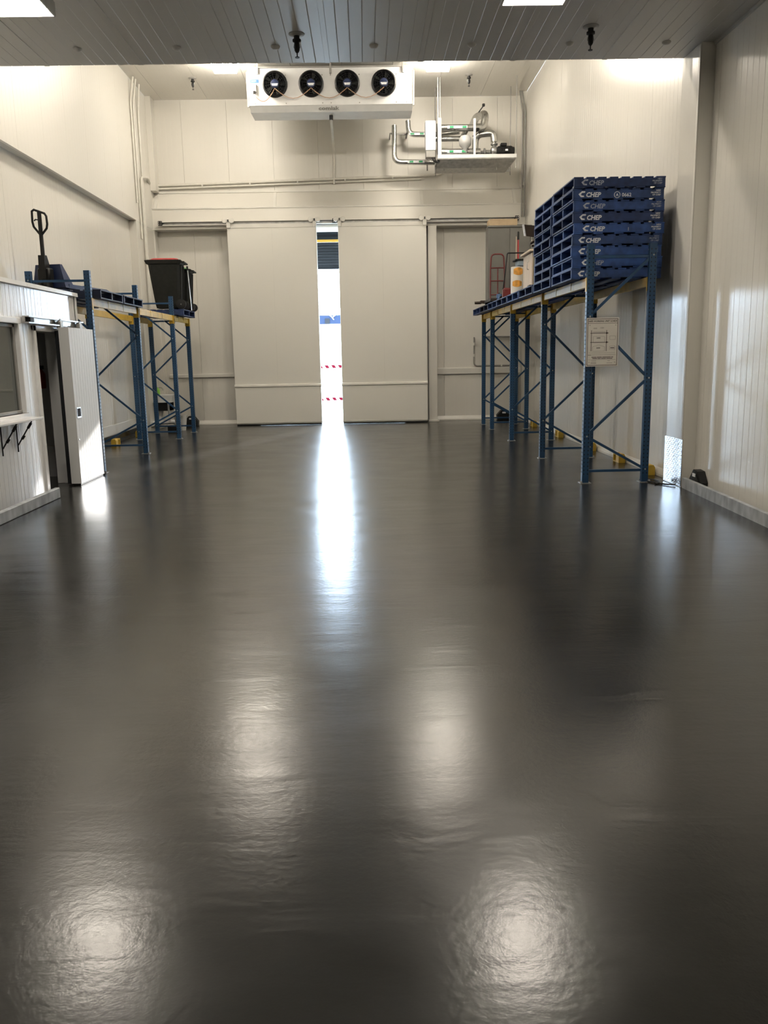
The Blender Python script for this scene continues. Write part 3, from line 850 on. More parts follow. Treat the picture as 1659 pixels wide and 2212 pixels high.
# ------------------------------------------------------------------ pallet racking
ZB = 2.55          # top of the beams
def upright(x, y, top, par, side):
    u = MB()
    # channel section with return lips, open towards the inside of the frame
    w, d, k = .088, .07, .012
    s = side
    poly = [(x - s * w / 2, y - d / 2), (x + s * w / 2 - s * .01, y - d / 2), (x + s * w / 2, y - d / 2 + .012), (x + s * w / 2, y - d / 2 + .022), (x + s * (w / 2 - k), y - d / 2 + .022), (x - s * (w / 2 - k), y - d / 2 + k), (x - s * (w / 2 - k), y + d / 2 - k), (x + s * (w / 2 - k), y + d / 2 - .022), (x + s * w / 2, y + d / 2 - .022), (x + s * w / 2, y + d / 2 - .012), (x + s * w / 2 - s * .01, y + d / 2), (x - s * w / 2, y + d / 2)]
    u.prism(poly, 'z', .008, top)
    o = u.build('upright', 'blue', par)
    h = MB()
    z = .12
    while z < top - .03:
        for dx in (-.024, .024):
            h.box(x + dx - .006, x + dx + .006, y - d / 2 - .0012, y - d / 2 + .001, z - .008, z + .008)
        for dy in (-.016, .016):
            h.box(x - s * (w / 2 + .0012), x - s * (w / 2 - .001), y + dy - .006, y + dy + .006, z + .017, z + .033)
        z += .05
    h.build('perforations', 'hole', par)
    f = MB().box(x - .07, x + .07, y - .06, y + .06, 0, .008).lathe([(.014, .008), (.014, .03)], (x - s * .056, y - .04, 0), n=8)
    f.build('footplate', 'galv', par)

def rack(name, label, ys, xf, xr, tops, beams):
    side = 1 if xr > xf else -1
    t = thing(name, label, 'racking', ((xf + xr) / 2, sum(ys) / len(ys), 0))
    for y, top in zip(ys, tops):
        fr = sub('upright_frame', t)
        tall = top > 2.7
        upright(xf, y, top, fr, side)
        upright(xr, y, top, fr, -side)
        zs = [(xr, .17), (xf, .60), (xr, 1.32), (xf, 2.08), (xr, 2.80) if tall else (xf + (xr - xf) * .61, 2.51)]
        for a, b in zip(zs[:-1], zs[1:]):
            MB().bar((a[0], y, a[1]), (b[0], y, b[1]), .032, .028).build('brace', 'blue', fr)
        MB().bar((xf, y, .155), (xr, y, .155), .032, .028).build('brace', 'blue', fr)
        if not tall: MB().bar((xf, y, 2.50), (xr, y, 2.50), .032, .028).build('brace', 'blue', fr)
        if tall: MB().bar((xf, y, 2.79), (xr, y, 2.79), .032, .028).build('brace', 'blue', fr)
        bo = MB()
        for x, z in zs:
            bo.lathe([(.012, -.045), (.009, -.052)], (x, y, z), 'y', 6)
        bo.build('bolts', 'steel', fr)
    for y0, y1 in beams:
        for x in (xf, xr):
            out = -side if x == xf else side
            a, b = y0 + .037, y1 - .037
            bm = MB()
            poly = [(x - .022, ZB - .115), (x + .022, ZB - .115), (x + .022, ZB), (x - .022, ZB)]
            bm.prism([(x - .024, ZB - .11), (x + .024, ZB - .11), (x + .024, ZB - .035), (x + .018, ZB - .03), (x + .018, ZB), (x - .024, ZB)] if out > 0 else [(x - .024, ZB - .11), (x + .024, ZB - .11), (x + .024, ZB), (x - .018, ZB), (x - .018, ZB - .03), (x - .024, ZB - .035)], 'y', a, b)
            o = bm.build('beam', 'yellow', t)
            for e, q in ((a, 1), (b, -1)):
                MB().box(x - .05, x + .05, e - .004, e + .004, ZB - .17, ZB - .003).box(x + out * .044, x + out * .05, e, e - q * .06, ZB - .17, ZB - .003).build('connector', 'yellow', o)
            n = 3
            for k in range(1, n):
                yy = a + (b - a) * k / n
                MB().box(x + out * .022, x + out * .028, yy - .02, yy + .02, ZB - .1, ZB - .0).build('tie_clip', 'yellow', o)
    return t
RY = [10.46, 13.08, 15.87, 18.38, 19.72]
LY = [12.42, 14.93, 17.63, 19.16]
rack('pallet_racking', 'long blue racking with yellow beams along the right wall', RY, 2.78, 3.54, [2.94] + [ZB - .002] * 4, list(zip(RY[:-1], RY[1:])))
rack('pallet_racking', 'shorter blue racking with yellow beams along the left wall', LY, -3.97, -4.80, [2.93, 2.93, 2.93, ZB - .002], list(zip(LY[:-1], LY[1:])))

# ------------------------------------------------------------------ pallets
PX, PH = 1.14, .1352
def pallet_proto(m):
    t = bpy.data.objects.new('wooden_pallet', None)
    COL.objects.link(t)
    h = PX / 2
    bd, tb = .019, .002
    for k, y in enumerate((-h + .02, 0, h - .02)):
        MB().box(-h + .004, h - .004, y - .02, y + .02, bd, PH - bd - tb, .003).build('bearer', m, t)
    n = 8
    for k in range(n):
        wd = .120 if k in (0, n - 1) else .105
        c = -h + wd / 2 if k == 0 else (h - wd / 2 if k == n - 1 else -h + .06 + (PX - .12) * k / (n - 1))
        MB().box(c - wd / 2, c + wd / 2, -h, h, PH - bd - tb, PH - tb, .003).build('deck_board', m, t)
    for k, c in enumerate((-h + .06, -.26, 0, .26, h - .06)):
        MB().box(c - .058, c + .058, -h, h, 0, bd, .003).build('base_board', m, t)
    return t
protos = [pallet_proto(p) for p in PALLET] + [pallet_proto(M['palletdark'])]
used = set()
def pallet(kind, x, y, z, label, group, rot=0.0):
    if kind not in used:
        t = protos[kind]; used.add(kind)
    else:
        t = copy_tree(protos[kind])
        for c in [c for c in t.children if c.name.startswith(('print', 'owner', 'logo', 'stencil', 'emblem'))]:
            bpy.data.objects.remove(c)
    t.location = (x, y, z)
    t.rotation_euler = (0, 0, rot)
    tag(t, label, 'pallet', group)
    return t
me_chep = text_mesh('CHEP', .076, .18, .0024); me_chep.materials.append(M['white'])
me_chep2 = text_mesh('CHEP', .076, .18, .0012); me_chep2.materials.append(M['fade'])
me_own = text_mesh('NSW\nPROPERTY\nOF CHEP', .026, 0, .0005, 'RIGHT'); me_own.materials.append(M['white'])
me_own2 = text_mesh('NSW\nPROPERTY\nOF CHEP', .026, 0, .0003, 'RIGHT'); me_own2.materials.append(M['fade'])
def logo_mesh(m):
    mb = MB()
    out = [(.066, .068), (.022, .068), (-.018, .034), (.010, 0), (.052, 0), (.047, .017), (.024, .017), (.010, .034), (.028, .050), (.061, .050)]
    mb.prism(out, 'y', -.0015, .0015)
    return mb.mesh('logo', m)
lg = [logo_mesh('white'), logo_mesh('fade')]
def child(me, name, par, x, z, rx=PI / 2, sx=1.0):
    o = bpy.data.objects.new(name, me)
    COL.objects.link(o)
    o.parent = par
    o.location = (x, -PX / 2 - .0012, z)
    o.rotation_euler = (rx, 0, 0)
    o.scale = (sx, 1, 1) if rx else (1, 1, 1)
    return o
ordn = ['bottom', 'second', 'third', 'fourth', 'fifth', 'sixth', 'seventh', 'eighth', 'top']
pend = []
kinds_front = [3, 2, 2, 0, 2, 1, 3, 0, 1]
kinds_back = [0, 1, 0, 3, 1, 0, 1, 3, 0]
kid = random.Random(3)
for k in range(9):
    what = 'bottom pallet' if k == 0 else ('top pallet' if k == 8 else ordn[k] + ' pallet from the bottom')
    p = pallet(kinds_front[k], 3.185 + kid.uniform(-.012, .012), 11.29 + kid.uniform(-.01, .01), ZB + k * PH, 'blue wooden pallet, %s of the lettered front stack' % what, 'front stack of blue pallets', kid.uniform(-.008, .008))
    pend.append((k, p))
for k in range(9):
    what = 'bottom pallet' if k == 0 else ('top pallet' if k == 8 else ordn[k] + ' pallet from the bottom')
    pallet(kinds_back[k], 3.17 + kid.uniform(-.015, .015), 12.50 + kid.uniform(-.01, .01), ZB + k * PH, 'blue wooden pallet, %s of the rear stack behind the lettered one' % what, 'rear stack of blue pallets', kid.uniform(-.01, .01))
names = ['just behind the tall stacks', 'under the pale wooden cupboard', 'under the orange printed roll', 'under the dark red padded seat', 'under the dark brown fork dolly', 'under the grey steel cabinet']
for k in range(6):
    pallet([1, 3, 1, 0, 4, 3][k], 3.16, 13.70 + k * 1.19, ZB, 'single blue pallet on the right racking, ' + names[k], 'single pallets along the right racking', kid.uniform(-.008, .008))
pallet(4, -4.42, 13.18, ZB, 'dark navy pallet on the left racking under the pallet jack body', 'pallets on the left racking')
pallet(4, -4.42, 14.38, ZB, 'dark navy pallet on the left racking under the jack fork tips', 'pallets on the left racking')
pallet(1, -4.33, 18.42, ZB, 'blue pallet on the left racking carrying two wheelie bins', 'pallets on the left racking')
offs = [0.10, 0.14, .11, .10, .13, .10, .135, .09, .11]
for k, p in pend:
    worn = k in (1, 6, 8)
    x0 = -PX / 2 + offs[k]
    child(lg[1 if worn and k != 1 else 0], 'logo', p, x0, .036, 0)
    child(me_chep2 if worn else me_chep, 'print', p, x0 + .072, .037, PI / 2, .98)
    if k not in (0, 1): child(me_own2 if k in (8, 6, 3, 2) else me_own, 'owner_print', p, PX / 2 - .045, .095)
    if k == 7:
        me = text_mesh('0662', .06, 0, .001); me.materials.append(M['white'])
        child(me, 'stencil', p, .04, .037, PI / 2, 1.0)
        me = text_mesh('A', .045, 0, .001); me.materials.append(M['white'])
        child(me, 'stencil', p, -.033, .042)
        ring = MB().tube([(.036 * math.cos(2 * PI * i / 20), 0, .036 * math.sin(2 * PI * i / 20)) for i in range(21)], .004, 6, False)
        child(ring.mesh('emblem', 'white'), 'emblem', p, -.018, .058, 0)
    if k == 4:
        me = text_mesh('1', .06, 0, .001); me.materials.append(M['fade'])
        child(me, 'stencil', p, .10, .037)

# ------------------------------------------------------------------ load sign on the racking
sy = 10.395
sx0, sx1, sz0, sz1 = 2.735, 3.135, 1.472, 2.062
sg = thing('load_sign', 'white load limit sign fixed to the front racking upright', 'sign', (sx0, sy, sz0))
MB().box(sx0, sx1, sy, sy + .006, sz0, sz1, .002).build('board', 'sign', sg)
def ink(x0, x1, z0, z1, m='ink'):
    return MB().box(sx0 + x0, sx0 + x1, sy - .0015, sy, sz0 + z0, sz0 + z1)
W, Hh = sx1 - sx0, sz1 - sz0
fr = ink(.012, .018, .012, Hh - .012)
for a in ((W - .018, W - .012, .012, Hh - .012), (.012, W - .012, .012, .018), (.012, W - .012, Hh - .018, Hh - .012), (.012, W - .012, Hh - .068, Hh - .064)):
    fr.box(sx0 + a[0], sx0 + a[1], sy - .0015, sy, sz0 + a[2], sz0 + a[3])
fr.build('border', 'ink', sg)
def sgt(body, size, x, z, m='ink', al='CENTER', bold=.0005):
    put_text('lettering', body, size, (sx0 + x, sy - .001, sz0 + z), m, sg, bold=bold, align=al, thick=.0006)
sgt('SAFE WORKING UNIT LOADS', .0265, W / 2, Hh - .050, bold=.0008)
sgt('1350', .024, .105, .455, 'inklight'); sgt('1350', .024, .190, .460, 'inklight')
sgt('2400', .024, .150, .338); sgt('2600', .024, .150, .218)
sgt('NOTE', .013, .042, .135)
d = MB()
def ln(a, b, wd=.003):
    d.bar((sx0 + a[0], sy - .0007, sz0 + a[1]), (sx0 + b[0], sy - .0007, sz0 + b[1]), wd, .0014)
for a, b in (((.085, .295), (.085, .365)), ((.085, .365), (.225, .365)), ((.225, .365), (.225, .295)), ((.08, .185), (.08, .240)), ((.08, .240), (.155, .262)), ((.155, .262), (.228, .240)), ((.228, .240), (.228, .185)), ((.08, .185), (.228, .185)),
             ((.29, .325), (.36, .325)), ((.29, .37), (.36, .37)), ((.29, .325), (.29, .37)), ((.36, .325), (.36, .37)), ((.29, .205), (.36, .205)), ((.29, .245), (.36, .245)), ((.29, .205), (.29, .245)), ((.36, .205), (.36, .245)),
             ((.03, .165), (.36, .165)), ((.03, .083), (.37, .083)), ((.08, .415), (.235, .415)), ((.08, .425), (.235, .425))):
    ln(a, b)
for k in range(3):
    ln((.06, .145 - k * .0), (.37, .145), .002)
ln((.06, .138), (.37, .138), .002)
d.build('diagram_lines', 'inklight', sg)
d = MB()
for x in (.062, .250): d.box(sx0 + x - .006, sx0 + x + .006, sy - .0012, sy, sz0 + .185, sz0 + .44)
d.build('diagram_posts', 'inklight', sg)
d = MB()
for z in (.405, .294):
    ln((.05, z), (.275, z), .007)
    d.lathe([(.011, -.002), (.011, 0)], (sx0 + .253, sy, sz0 + z), 'y', 10)
d.build('diagram_beams', 'ink', sg)
d = MB()
for z, segs in ((.113, ((.07, .13), (.135, .20), (.205, .31), (.315, .34))), (.097, ((.08, .14), (.145, .185), (.19, .25), (.255, .33)))):
    for a, b in segs: ln((a, z), (b, z), .008)
for a, b, z in ((.30, .35, .224),): ln((a, z), (b, z), .009)
d.build('small_print', 'ink', sg)
d = MB()
for a, b, z in ((.07, .13, .068), (.06, .13, .048), (.06, .13, .036), (.27, .30, .068), (.26, .33, .042)): ln((a, z), (b, z), .005)
d.build('faint_print', 'inklight', sg)
d = MB()
for x, z in ((.040, Hh - .09), (W - .04, Hh - .09), (.04, .05), (W - .04, .05)):
    d.lathe([(.006, -.004), (.004, -.006)], (sx0 + x, sy, sz0 + z), 'y', 8)
d.build('rivets', 'greyc', sg)

# ------------------------------------------------------------------ yellow stops and bait stations
def stop(x, y, label, s):
    t = thing('wheel_stop', label, 'stop', (x, y, 0), 'yellow stops by the walls')
    MB().prism([(x - .05, 0), (x + .05, 0), (x + .05, .10), (x + s * .0 + .03, .135), (x - .03, .135), (x - .05, .10)], 'y', y - .13, y + .02).build('block', 'yellow', t)
    MB().box(x - .05, x + .05, y + .02, y + .16, 0, .012).box(x - .05, x + .05, y + .14, y + .16, 0, .13).box(x - .05, x + .05, y + .02, y + .16, .105, .125).build('bracket', 'yellow', t)
    MB().lathe([(.016, .012), (.016, .03)], (x, y + .08, 0), n=8).build('bolt', 'black', t)
for y, l in ((11.15, 'yellow wheel stop by the right wall beside the front racking foot'), (12.45, 'yellow wheel stop by the right wall, second from the front'), (14.05, 'yellow wheel stop by the right wall, middle of the row'), (16.4, 'yellow wheel stop by the right wall, fourth from the front'), (18.95, 'yellow wheel stop by the right wall, farthest of the row')):
    stop(3.83, y, l, 1)
stop(-4.98, 16.5, 'yellow wheel stop by the left wall, nearer of two', -1)
stop(-5.02, 18.4, 'yellow wheel stop by the left wall, farther of two', -1)

def bait(x, y, label, wd, rot, hd=.10):
    t = thing('bait_station', label, 'bait station', (0, 0, 0), 'black bait stations')
    h = wd / 2
    b = MB()
    poly = [(-h * .9, 0), (h * .9, 0), (h, .11), (h * .42, .235), (-h * .35, .245), (-h, .12)]
    b.prism(poly, 'y', -hd, hd)
    b.build('box', 'black', t)
    MB().prism([(-h * .8, .02), (h * .8, .02), (h * .85, .10), (h * .3, .20), (-h * .3, .20), (-h * .85, .10)], 'y', -hd - .012, -hd).build('lid', 'black', t)
    MB().box(-.045, .045, -hd - .016, -hd - .012, .165, .205).build('label', 'white', t)
    t.location = (x, y, 0)
    t.rotation_euler = (0, 0, rot)
bait(-4.41, 21.1, 'black bait station on the floor under the left racking end', .34, 0)
bait(3.48, 21.1, 'black bait station on the floor behind the right racking', .34, 0)
bait(3.95, 9.72, 'black bait station behind the kerb at the right wall', .34, -PI / 2, .045)

wire = thing('loose_cable', 'thin black cable lying by the chequer plate guard', 'cable', (3.7, 10.3, 0))
MB().tube([(3.80, 10.05, .02), (3.70, 10.15, .012), (3.60, 10.35, .012), (3.52, 10.55, .012), (3.58, 10.66, .012), (3.70, 10.55, .012), (3.72, 10.40, .012), (3.66, 10.25, .014), (3.60, 10.20, .012)], .010, 6).build('cable', 'black', wire)

# ------------------------------------------------------------------ hand basin in the left corner
bs = thing('hand_basin', 'white wall basin with pipes in the left corner behind racking', 'basin', (-4.85, 20.1, 0))
MB().prism([(-5.03, .66), (-4.60, .66), (-4.56, .83), (-5.03, .83)], 'y', 19.8, 20.35).build('basin', 'whitem', bs)
MB().box(-5.03, -4.66, 19.86, 20.3, .46, .66).build('underside_shade', 'black', bs)  # black box stands in for the dark opening beneath the basin
MB().box(-4.70, -4.66, 19.84, 20.32, .36, .64).build('support', 'galv', bs)
MB().tube(round_path([(-4.9, 20.05, .66), (-4.9, 20.05, .45), (-4.95, 20.05, .22)], .08), .05, 10).build('trap', 'whitem', bs)
MB().tube(round_path([(-5.0, 19.5, .18), (-4.95, 20.05, .18), (-4.60, 20.15, .18), (-4.55, 20.15, .02)], .12), .055, 12).build('waste_pipe', 'whitem', bs)
MB().box(-4.64, -4.44, 19.45, 19.6, 0, .12, .01).build('floor_outlet', 'black', bs)
MB().tube(round_path([(-5.0, 20.1, .83), (-5.0, 20.1, 1.0), (-4.86, 20.1, 1.0), (-4.84, 20.1, .93)], .05), .012, 8).build('tap', 'steel', bs)
so = thing('soap_bottle', 'green soap bottle standing on the white basin', 'bottle', (-4.93, 19.95, .83))
MB().lathe([(.045, 0), (.05, .02), (.05, .13), (.02, .16), (.018, .18)], (-4.93, 19.95, .83), n=14).build('bottle', 'lime', so)
MB().lathe([(.02, .18), (.02, .20), (.008, .205), (.008, .24)], (-4.93, 19.95, .83), n=10).build('pump_top', 'lampbody', so)
bu = thing('bucket', 'grey bucket in the left corner below the basin', 'bucket', (-4.40, 19.80, 0))
MB().lathe([(.11, .0), (.15, .34), (.158, .34), (.158, .36), (.145, .36), (.10, .02)], (-4.40, 19.80, 0), n=20).build('pail', 'lampbody', bu)
MB().tube(arc((-4.40, 19.80, .34), .155, PI, 2 * PI, (1, 0, 0), (0, .25, .95), 12), .005, 6).build('handle', 'steel', bu)

# ------------------------------------------------------------------ white office cabin
XC = -4.1
cb = thing('office_cabin', 'white ribbed office cabin with window and sliding door on the left', 'cabin', (-5.2, 9.0, 0))
def rib_wall(y0, y1, z0, z1, name='panel'):
    """ribbed sheet on the plane x = XC facing +x"""
    pts = [(XC, y0 + .001)]
    k = math.ceil((y0 + .01) / .105)
    while k * .105 < y1 - .01:
        y = k * .105
        pts += [(XC, y - .004), (XC - .003, y), (XC, y + .004)]
        k += 1
    pts += [(XC, y1 - .001), (XC - .08, y1 - .001), (XC - .08, y0 + .001)]
    return MB().prism(pts, 'z', z0, z1).build(name, 'cabin', cb)
WY0, WY1, WZ0, WZ1 = 7.2, 10.11, 1.05, 2.10
DY0, DY1, DZ = 10.62, 11.42, 2.03
rib_wall(4.0, WY0, 0, 2.56)
rib_wall(WY0, 8.8, 0, WZ0); rib_wall(8.8, WY1, 0, WZ0)
rib_wall(WY0, 8.8, WZ1, 2.56); rib_wall(8.8, WY1, WZ1, 2.56)
rib_wall(WY1, 10.45, 0, 2.56)
rib_wall(10.45, DY0, 0, 2.10)
rib_wall(10.45, 12.22, 2.10, 2.56)
rib_wall(DY1, 12.22, 0, 2.10)
MB().box(XOUT + .02, XC, 12.14, 12.22, 0, 2.56).build('end_wall', 'cabin', cb)
MB().box(XOUT + .02, XC - .08, 4.0, 4.08, 0, 2.56).build('end_wall', 'cabin', cb)
MB().box(XOUT + .02, XC + .015, 4.0, 12.23, 2.56, 2.585).build('roof', 'cabin', cb)
seg = [4.0 + k * .92 for k in range(9)] + [12.24]
for a, b in zip(seg[:-1], seg[1:]):
    MB().prism([(XC + .03, 2.545), (XC + .036, 2.55), (XC + .032, 2.60), (XC - .10, 2.625), (XC - .10, 2.61), (XC + .02, 2.59)], 'y', a + .004, b - .004).build('roof_capping', 'cabin', cb)
MB().box(XC - .002, XC + .012, 12.16, 12.235, 0, 2.56, .003).build('corner_flashing', 'cabin', cb)
# window
wf = MB()
for y0, y1, z0, z1 in ((WY0 - .06, WY1 + .07, WZ1, WZ1 + .07), (WY0 - .06, WY1 + .07, WZ0 - .06, WZ0), (WY0 - .06, WY0, WZ0, WZ1), (WY1, WY1 + .07, WZ0, WZ1)):
    wf.box(XC - .09, XC + .02, y0, y1, z0, z1, .006)
wn = wf.build('window_frame', 'cabin', cb)
MB().box(XC - .06, XC - .052, WY0, WY1, WZ0, WZ1).build('pane', 'glass', wn)
for y in (8.35, 9.30):
    MB().box(XC - .075, XC - .035, y - .035, y + .035, WZ0, WZ1, .005).build('mullion', 'cabin', wn)
MB().box(XC - .075, XC - .03, WY0, WY1, WZ0, WZ0 + .04, .004).box(XC - .07, XC - .035, WY1 - .05, WY1, WZ0, WZ1, .004).box(XC - .07, XC - .035, WY0, WY1, WZ1 - .04, WZ1, .004).build('sash', 'greyc', wn)
# door opening
df = MB()
df.box(XC - .18, XC + .025, DY0 - .09, DY0, 0, DZ + .07, .006).box(XC - .18, XC + .025, DY1, DY1 + .09, 0, DZ + .07, .006).box(XC - .18, XC + .025, DY0 - .09, DY1 + .09, DZ, DZ + .07, .006)
df.build('door_frame', 'cabin', cb)
MB().box(XC + .02, XC + .05, 10.24, 12.24, 2.125, 2.19, .004).box(XC + .02, XC + .10, 10.24, 12.24, 2.185, 2.20).box(XC + .02, XC + .11, 10.20, 11.50, 2.11, 2.125).build('door_track', 'steel', cb)
MB().box(XC + .045, XC + .09, 10.30, 10.42, 2.13, 2.185, .004).build('track_stop', 'black', cb)
for y in (11.27, 12.02):
    MB().box(XC + .06, XC + .12, y - .05, y + .05, 2.08, 2.17, .006).lathe([(.04, 0), (.04, .03)], (XC + .08, y, 2.165), 'x', 14).build('door_hanger', 'galv', cb)
# sliding leaf, ribbed, standing proud of the wall
LY0, LY1, LX0, LX1 = 11.15, 12.13, -3.995, -3.862
pts = [(LX0, LY0), (LX1, LY0)]
for k in range(1, 10):
    y = LY0 + (LY1 - LY0) * k / 10
    pts += [(LX1, y - .004), (LX1 - .003, y), (LX1, y + .004)]
pts += [(LX1, LY1), (LX0, LY1)]
lf = MB().prism(pts, 'z', .03, 2.09).build('sliding_leaf', 'leaf', cb)
MB().box(LX0 + .01, LX1 - .012, LY0 + .01, LY1 - .01, .004, .03).build('leaf_seal', 'black', lf)
MB().box(LX0 - .05, LX0 + .001, LY0 + .004, LY0 + .06, .03, 2.05).build('leaf_gap_shade', 'hole', lf)  # black strip stands in for the dark gap between frame and leaf
MB().box(LX0 - .002, LX1 + .002, LY1, LY1 + .012, .03, 2.09).build('leaf_edge', 'black', lf)
MB().box(LX1 - .002, LX1 + .006, 11.19, 11.36, .90, 1.05, .003).build('handle_plate', 'steel', lf)
MB().box(LX1 + .004, LX1 + .008, 11.215, 11.335, .925, 1.03).build('handle_recess', 'hole', lf)
MB().lathe([(.018, 0), (.015, .006)], (LX1, 11.20, .62), 'x', 12).build('leaf_bolt', 'steel', lf)
# shelf under the window
MB().box(XC + .02, -3.85, 5.0, 10.02, .985, 1.012, .004).build('shelf', 'cabin', cb)
for y in (9.77, 9.35, 8.3):
    br = MB().tube([(XC + .015, y, .96), (XC + .015, y, .62)], .008, 6).tube([(XC + .02, y, .70), (-3.90, y, .975)], .008, 6)
    br.tube([(XC + .07, y, .77), (XC + .10, y, .81)], .016, 8).tube([(XC + .15, y, .895), (XC + .19, y, .955)], .016, 8)
    br.build('shelf_bracket', 'black', cb)
# inside
MB().box(-5.8, -5.7, 4.1, 12.14, 0, 2.56).build('inner_wall', 'wall', cb)
ex = thing('fire_extinguisher', 'small red extinguisher seen inside the dark cabin doorway', 'extinguisher', (-4.62, 12.06, 1.30))
MB().lathe([(.05, 0), (.055, .02), (.055, .20), (.03, .25), (.02, .27)], (-4.62, 12.07, 1.28), n=16).build('cylinder', 'red', ex)
MB().box(-4.65, -4.58, 12.04, 12.09, 1.55, 1.60, .006).build('valve', 'black', ex)
MB().box(-4.63, -4.61, 12.12, 12.14, 1.3, 1.5).build('bracket', 'steel', ex)
cd = thing('hanging_cord', 'thin pale cord hanging inside the dark cabin doorway', 'cord', (-4.55, 12.05, .5))
MB().tube([(-4.62, 12.1, 1.28), (-4.66, 12.08, 1.0), (-4.70, 12.06, .7), (-4.68, 12.06, .52), (-4.60, 12.07, .45), (-4.52, 12.09, .45)], .006, 6).build('cord', 'pvc', cd)
MB().box(-4.56, -4.51, 12.09, 12.13, .36, .46, .006).build('plug', 'whitem', cd)

# ------------------------------------------------------------------ pallet jack on the left racking
ZP = ZB + PH
pj = thing('pallet_jack', 'dark navy hand pallet jack with tall handle on the left racking', 'pallet jack', (0, 0, 0))
for s in (-1, 1):
    f = MB().prism([(.0, .055), (1.13, .055), (1.22, .075), (1.22, .095), (1.13, .115), (.0, .115)], 'x', s * .19 - .08, s * .19 + .08).build('fork', 'navy', pj)
    MB().lathe([(.038, -.05), (.038, .05)], (s * .19, 1.03, .038), 'x', 14).lathe([(.03, -.05), (.03, .05)], (s * .19, .93, .031), 'x', 14).build('fork_roller', 'black', f)
    MB().bar((s * .19 - .05, .15, .05), (s * .19 - .05, 1.0, .05), .02, .02).build('push_rod', 'black', f)
MB().add([(-.27, -.10, .06), (.27, -.10, .06), (.27, .16, .06), (-.27, .16, .06), (-.20, -.10, .40), (.20, -.10, .40), (.20, -.04, .40), (-.20, -.04, .40)],
         [(0, 1, 2, 3), (4, 5, 6, 7), (0, 1, 5, 4), (1, 2, 6, 5), (2, 3, 7, 6), (3, 0, 4, 7)]).build('chassis', 'navy', pj)
MB().box(-.10, .10, -.24, -.10, .14, .34, .02).lathe([(.05, .05), (.06, .10), (.05, .30), (.035, .38)], (0, -.20, 0), n=14).build('pump_block', 'black', pj)
for s in (-1, 1):
    MB().lathe([(.07, -.03), (.085, -.022), (.085, .022), (.07, .03)], (s * .05, -.2, .085), 'x', 20).build('steer_wheel', 'black', pj)
MB().prism([(-.27, .18), (-.13, .18), (-.13, .40), (-.18, .52), (-.25, .52)], 'x', -.05, .05).build('handle_yoke', 'black', pj)
hd = MB().tube([(0, -.20, .45), (0, -.20, 1.145)], .030, 10).build('handle_shaft', 'black', pj)
loop = [(0, -.20, .80), (.10, -.20, .90), (.115, -.20, .96), (.11, -.20, 1.07), (.085, -.20, 1.11), (0, -.20, 1.14), (-.08, -.20, 1.17), (-.115, -.20, 1.15), (-.12, -.20, 1.0), (-.105, -.20, .93), (0, -.20, .80)]
MB().tube(loop, .017, 8, False).build('grip_loop', 'black', hd)
MB().tube([(0, -.20, 1.02), (-.06, -.215, 1.03), (-.08, -.215, 1.01)], .010, 6).build('release_lever', 'black', hd)
pj.location = (-4.71, 13.10, ZP)
pj.rotation_euler = (0, 0, -.20)

# ------------------------------------------------------------------ wheelie bins
def bin_(x, y, rot, lidm, label, lids):
    t = thing('wheelie_bin', label, 'bin', (0, 0, 0), 'black wheelie bins')
    b = MB()
    def ring(z, xa, xb, hw):
        c = .05
        return [(xa + c, -hw, z), (xb - c, -hw, z), (xb, -hw + c, z), (xb, hw - c, z), (xb - c, hw, z), (xa + c, hw, z), (xa, hw - c, z), (xa, -hw + c, z)]
    R = [ring(.03, -.22, .25, .20), ring(.12, -.24, .27, .215), ring(.90, -.33, .31, .27), ring(.92, -.37, .33, .29), ring(.985, -.40, .35, .30), ring(.995, -.38, .34, .29), ring(.985, -.29, .29, .245)]
    vs = [p for r in R for p in r]
    fs = [tuple(range(7, -1, -1))]
    for i in range(len(R) - 1):
        fs += [(i * 8 + j, i * 8 + (j + 1) % 8, i * 8 + 8 + (j + 1) % 8, i * 8 + 8 + j) for j in range(8)]
    b.add(vs, fs).build('body', 'binblack', t)
    l = MB()
    T = [ring(.985, -.30, .30, .255), ring(1.0, -.30, .30, .255), ring(1.03, -.26, .26, .21), ring(1.04, -.18, .20, .14)]
    vs = [p for r in T for p in r]
    fs = [tuple(range(7, -1, -1)), tuple(24 + j for j in range(8))]
    for i in range(3):
        fs += [(i * 8 + j, i * 8 + (j + 1) % 8, i * 8 + 8 + (j + 1) % 8, i * 8 + 8 + j) for j in range(8)]
    l.add(vs, fs).build('lid', lidm, t)
    MB().tube([(.40, -.24, .95), (.40, .24, .95)], .018, 8).bar((.32, -.22, .95), (.40, -.22, .95), .03, .05).bar((.32, .22, .95), (.40, .22, .95), .03, .05).build('handle', 'binblack', t)
    for s in (-1, 1):
        MB().lathe([(.06, -.025), (.10, -.022), (.10, .022), (.06, .025)], (.30, s * .245, .10), 'y', 20).build('wheel', 'black', t)
    MB().tube([(.30, -.27, .10), (.30, .27, .10)], .012, 8).build('axle', 'steel', t)
    for s in (-1, 1):
        MB().prism([(.24, .14), (.30, .16), (.345, .90), (.30, .90)], 'y', s * .16 - .012, s * .16 + .012).build('back_rib', 'binblack', t)
    t.location = (x, y, ZP)
    t.scale = (lids, lids, lids)
    t.rotation_euler = (0, 0, rot)
bin_(-4.13, 18.12, .06, 'red', 'black wheelie bin with red lid on the left racking', 1.0)
bin_(-4.03, 18.76, .06, 'green', 'black wheelie bin with green lid behind the red-lidded one', .88)
mp = thing('mop_pole', 'thin steel pole leaning on the green-lidded bin', 'pole', (-3.72, 18.44, ZP))
MB().tube([(-3.72, 18.44, ZP), (-3.76, 18.46, ZP + .85)], .014, 8).build('pole', 'steel', mp)
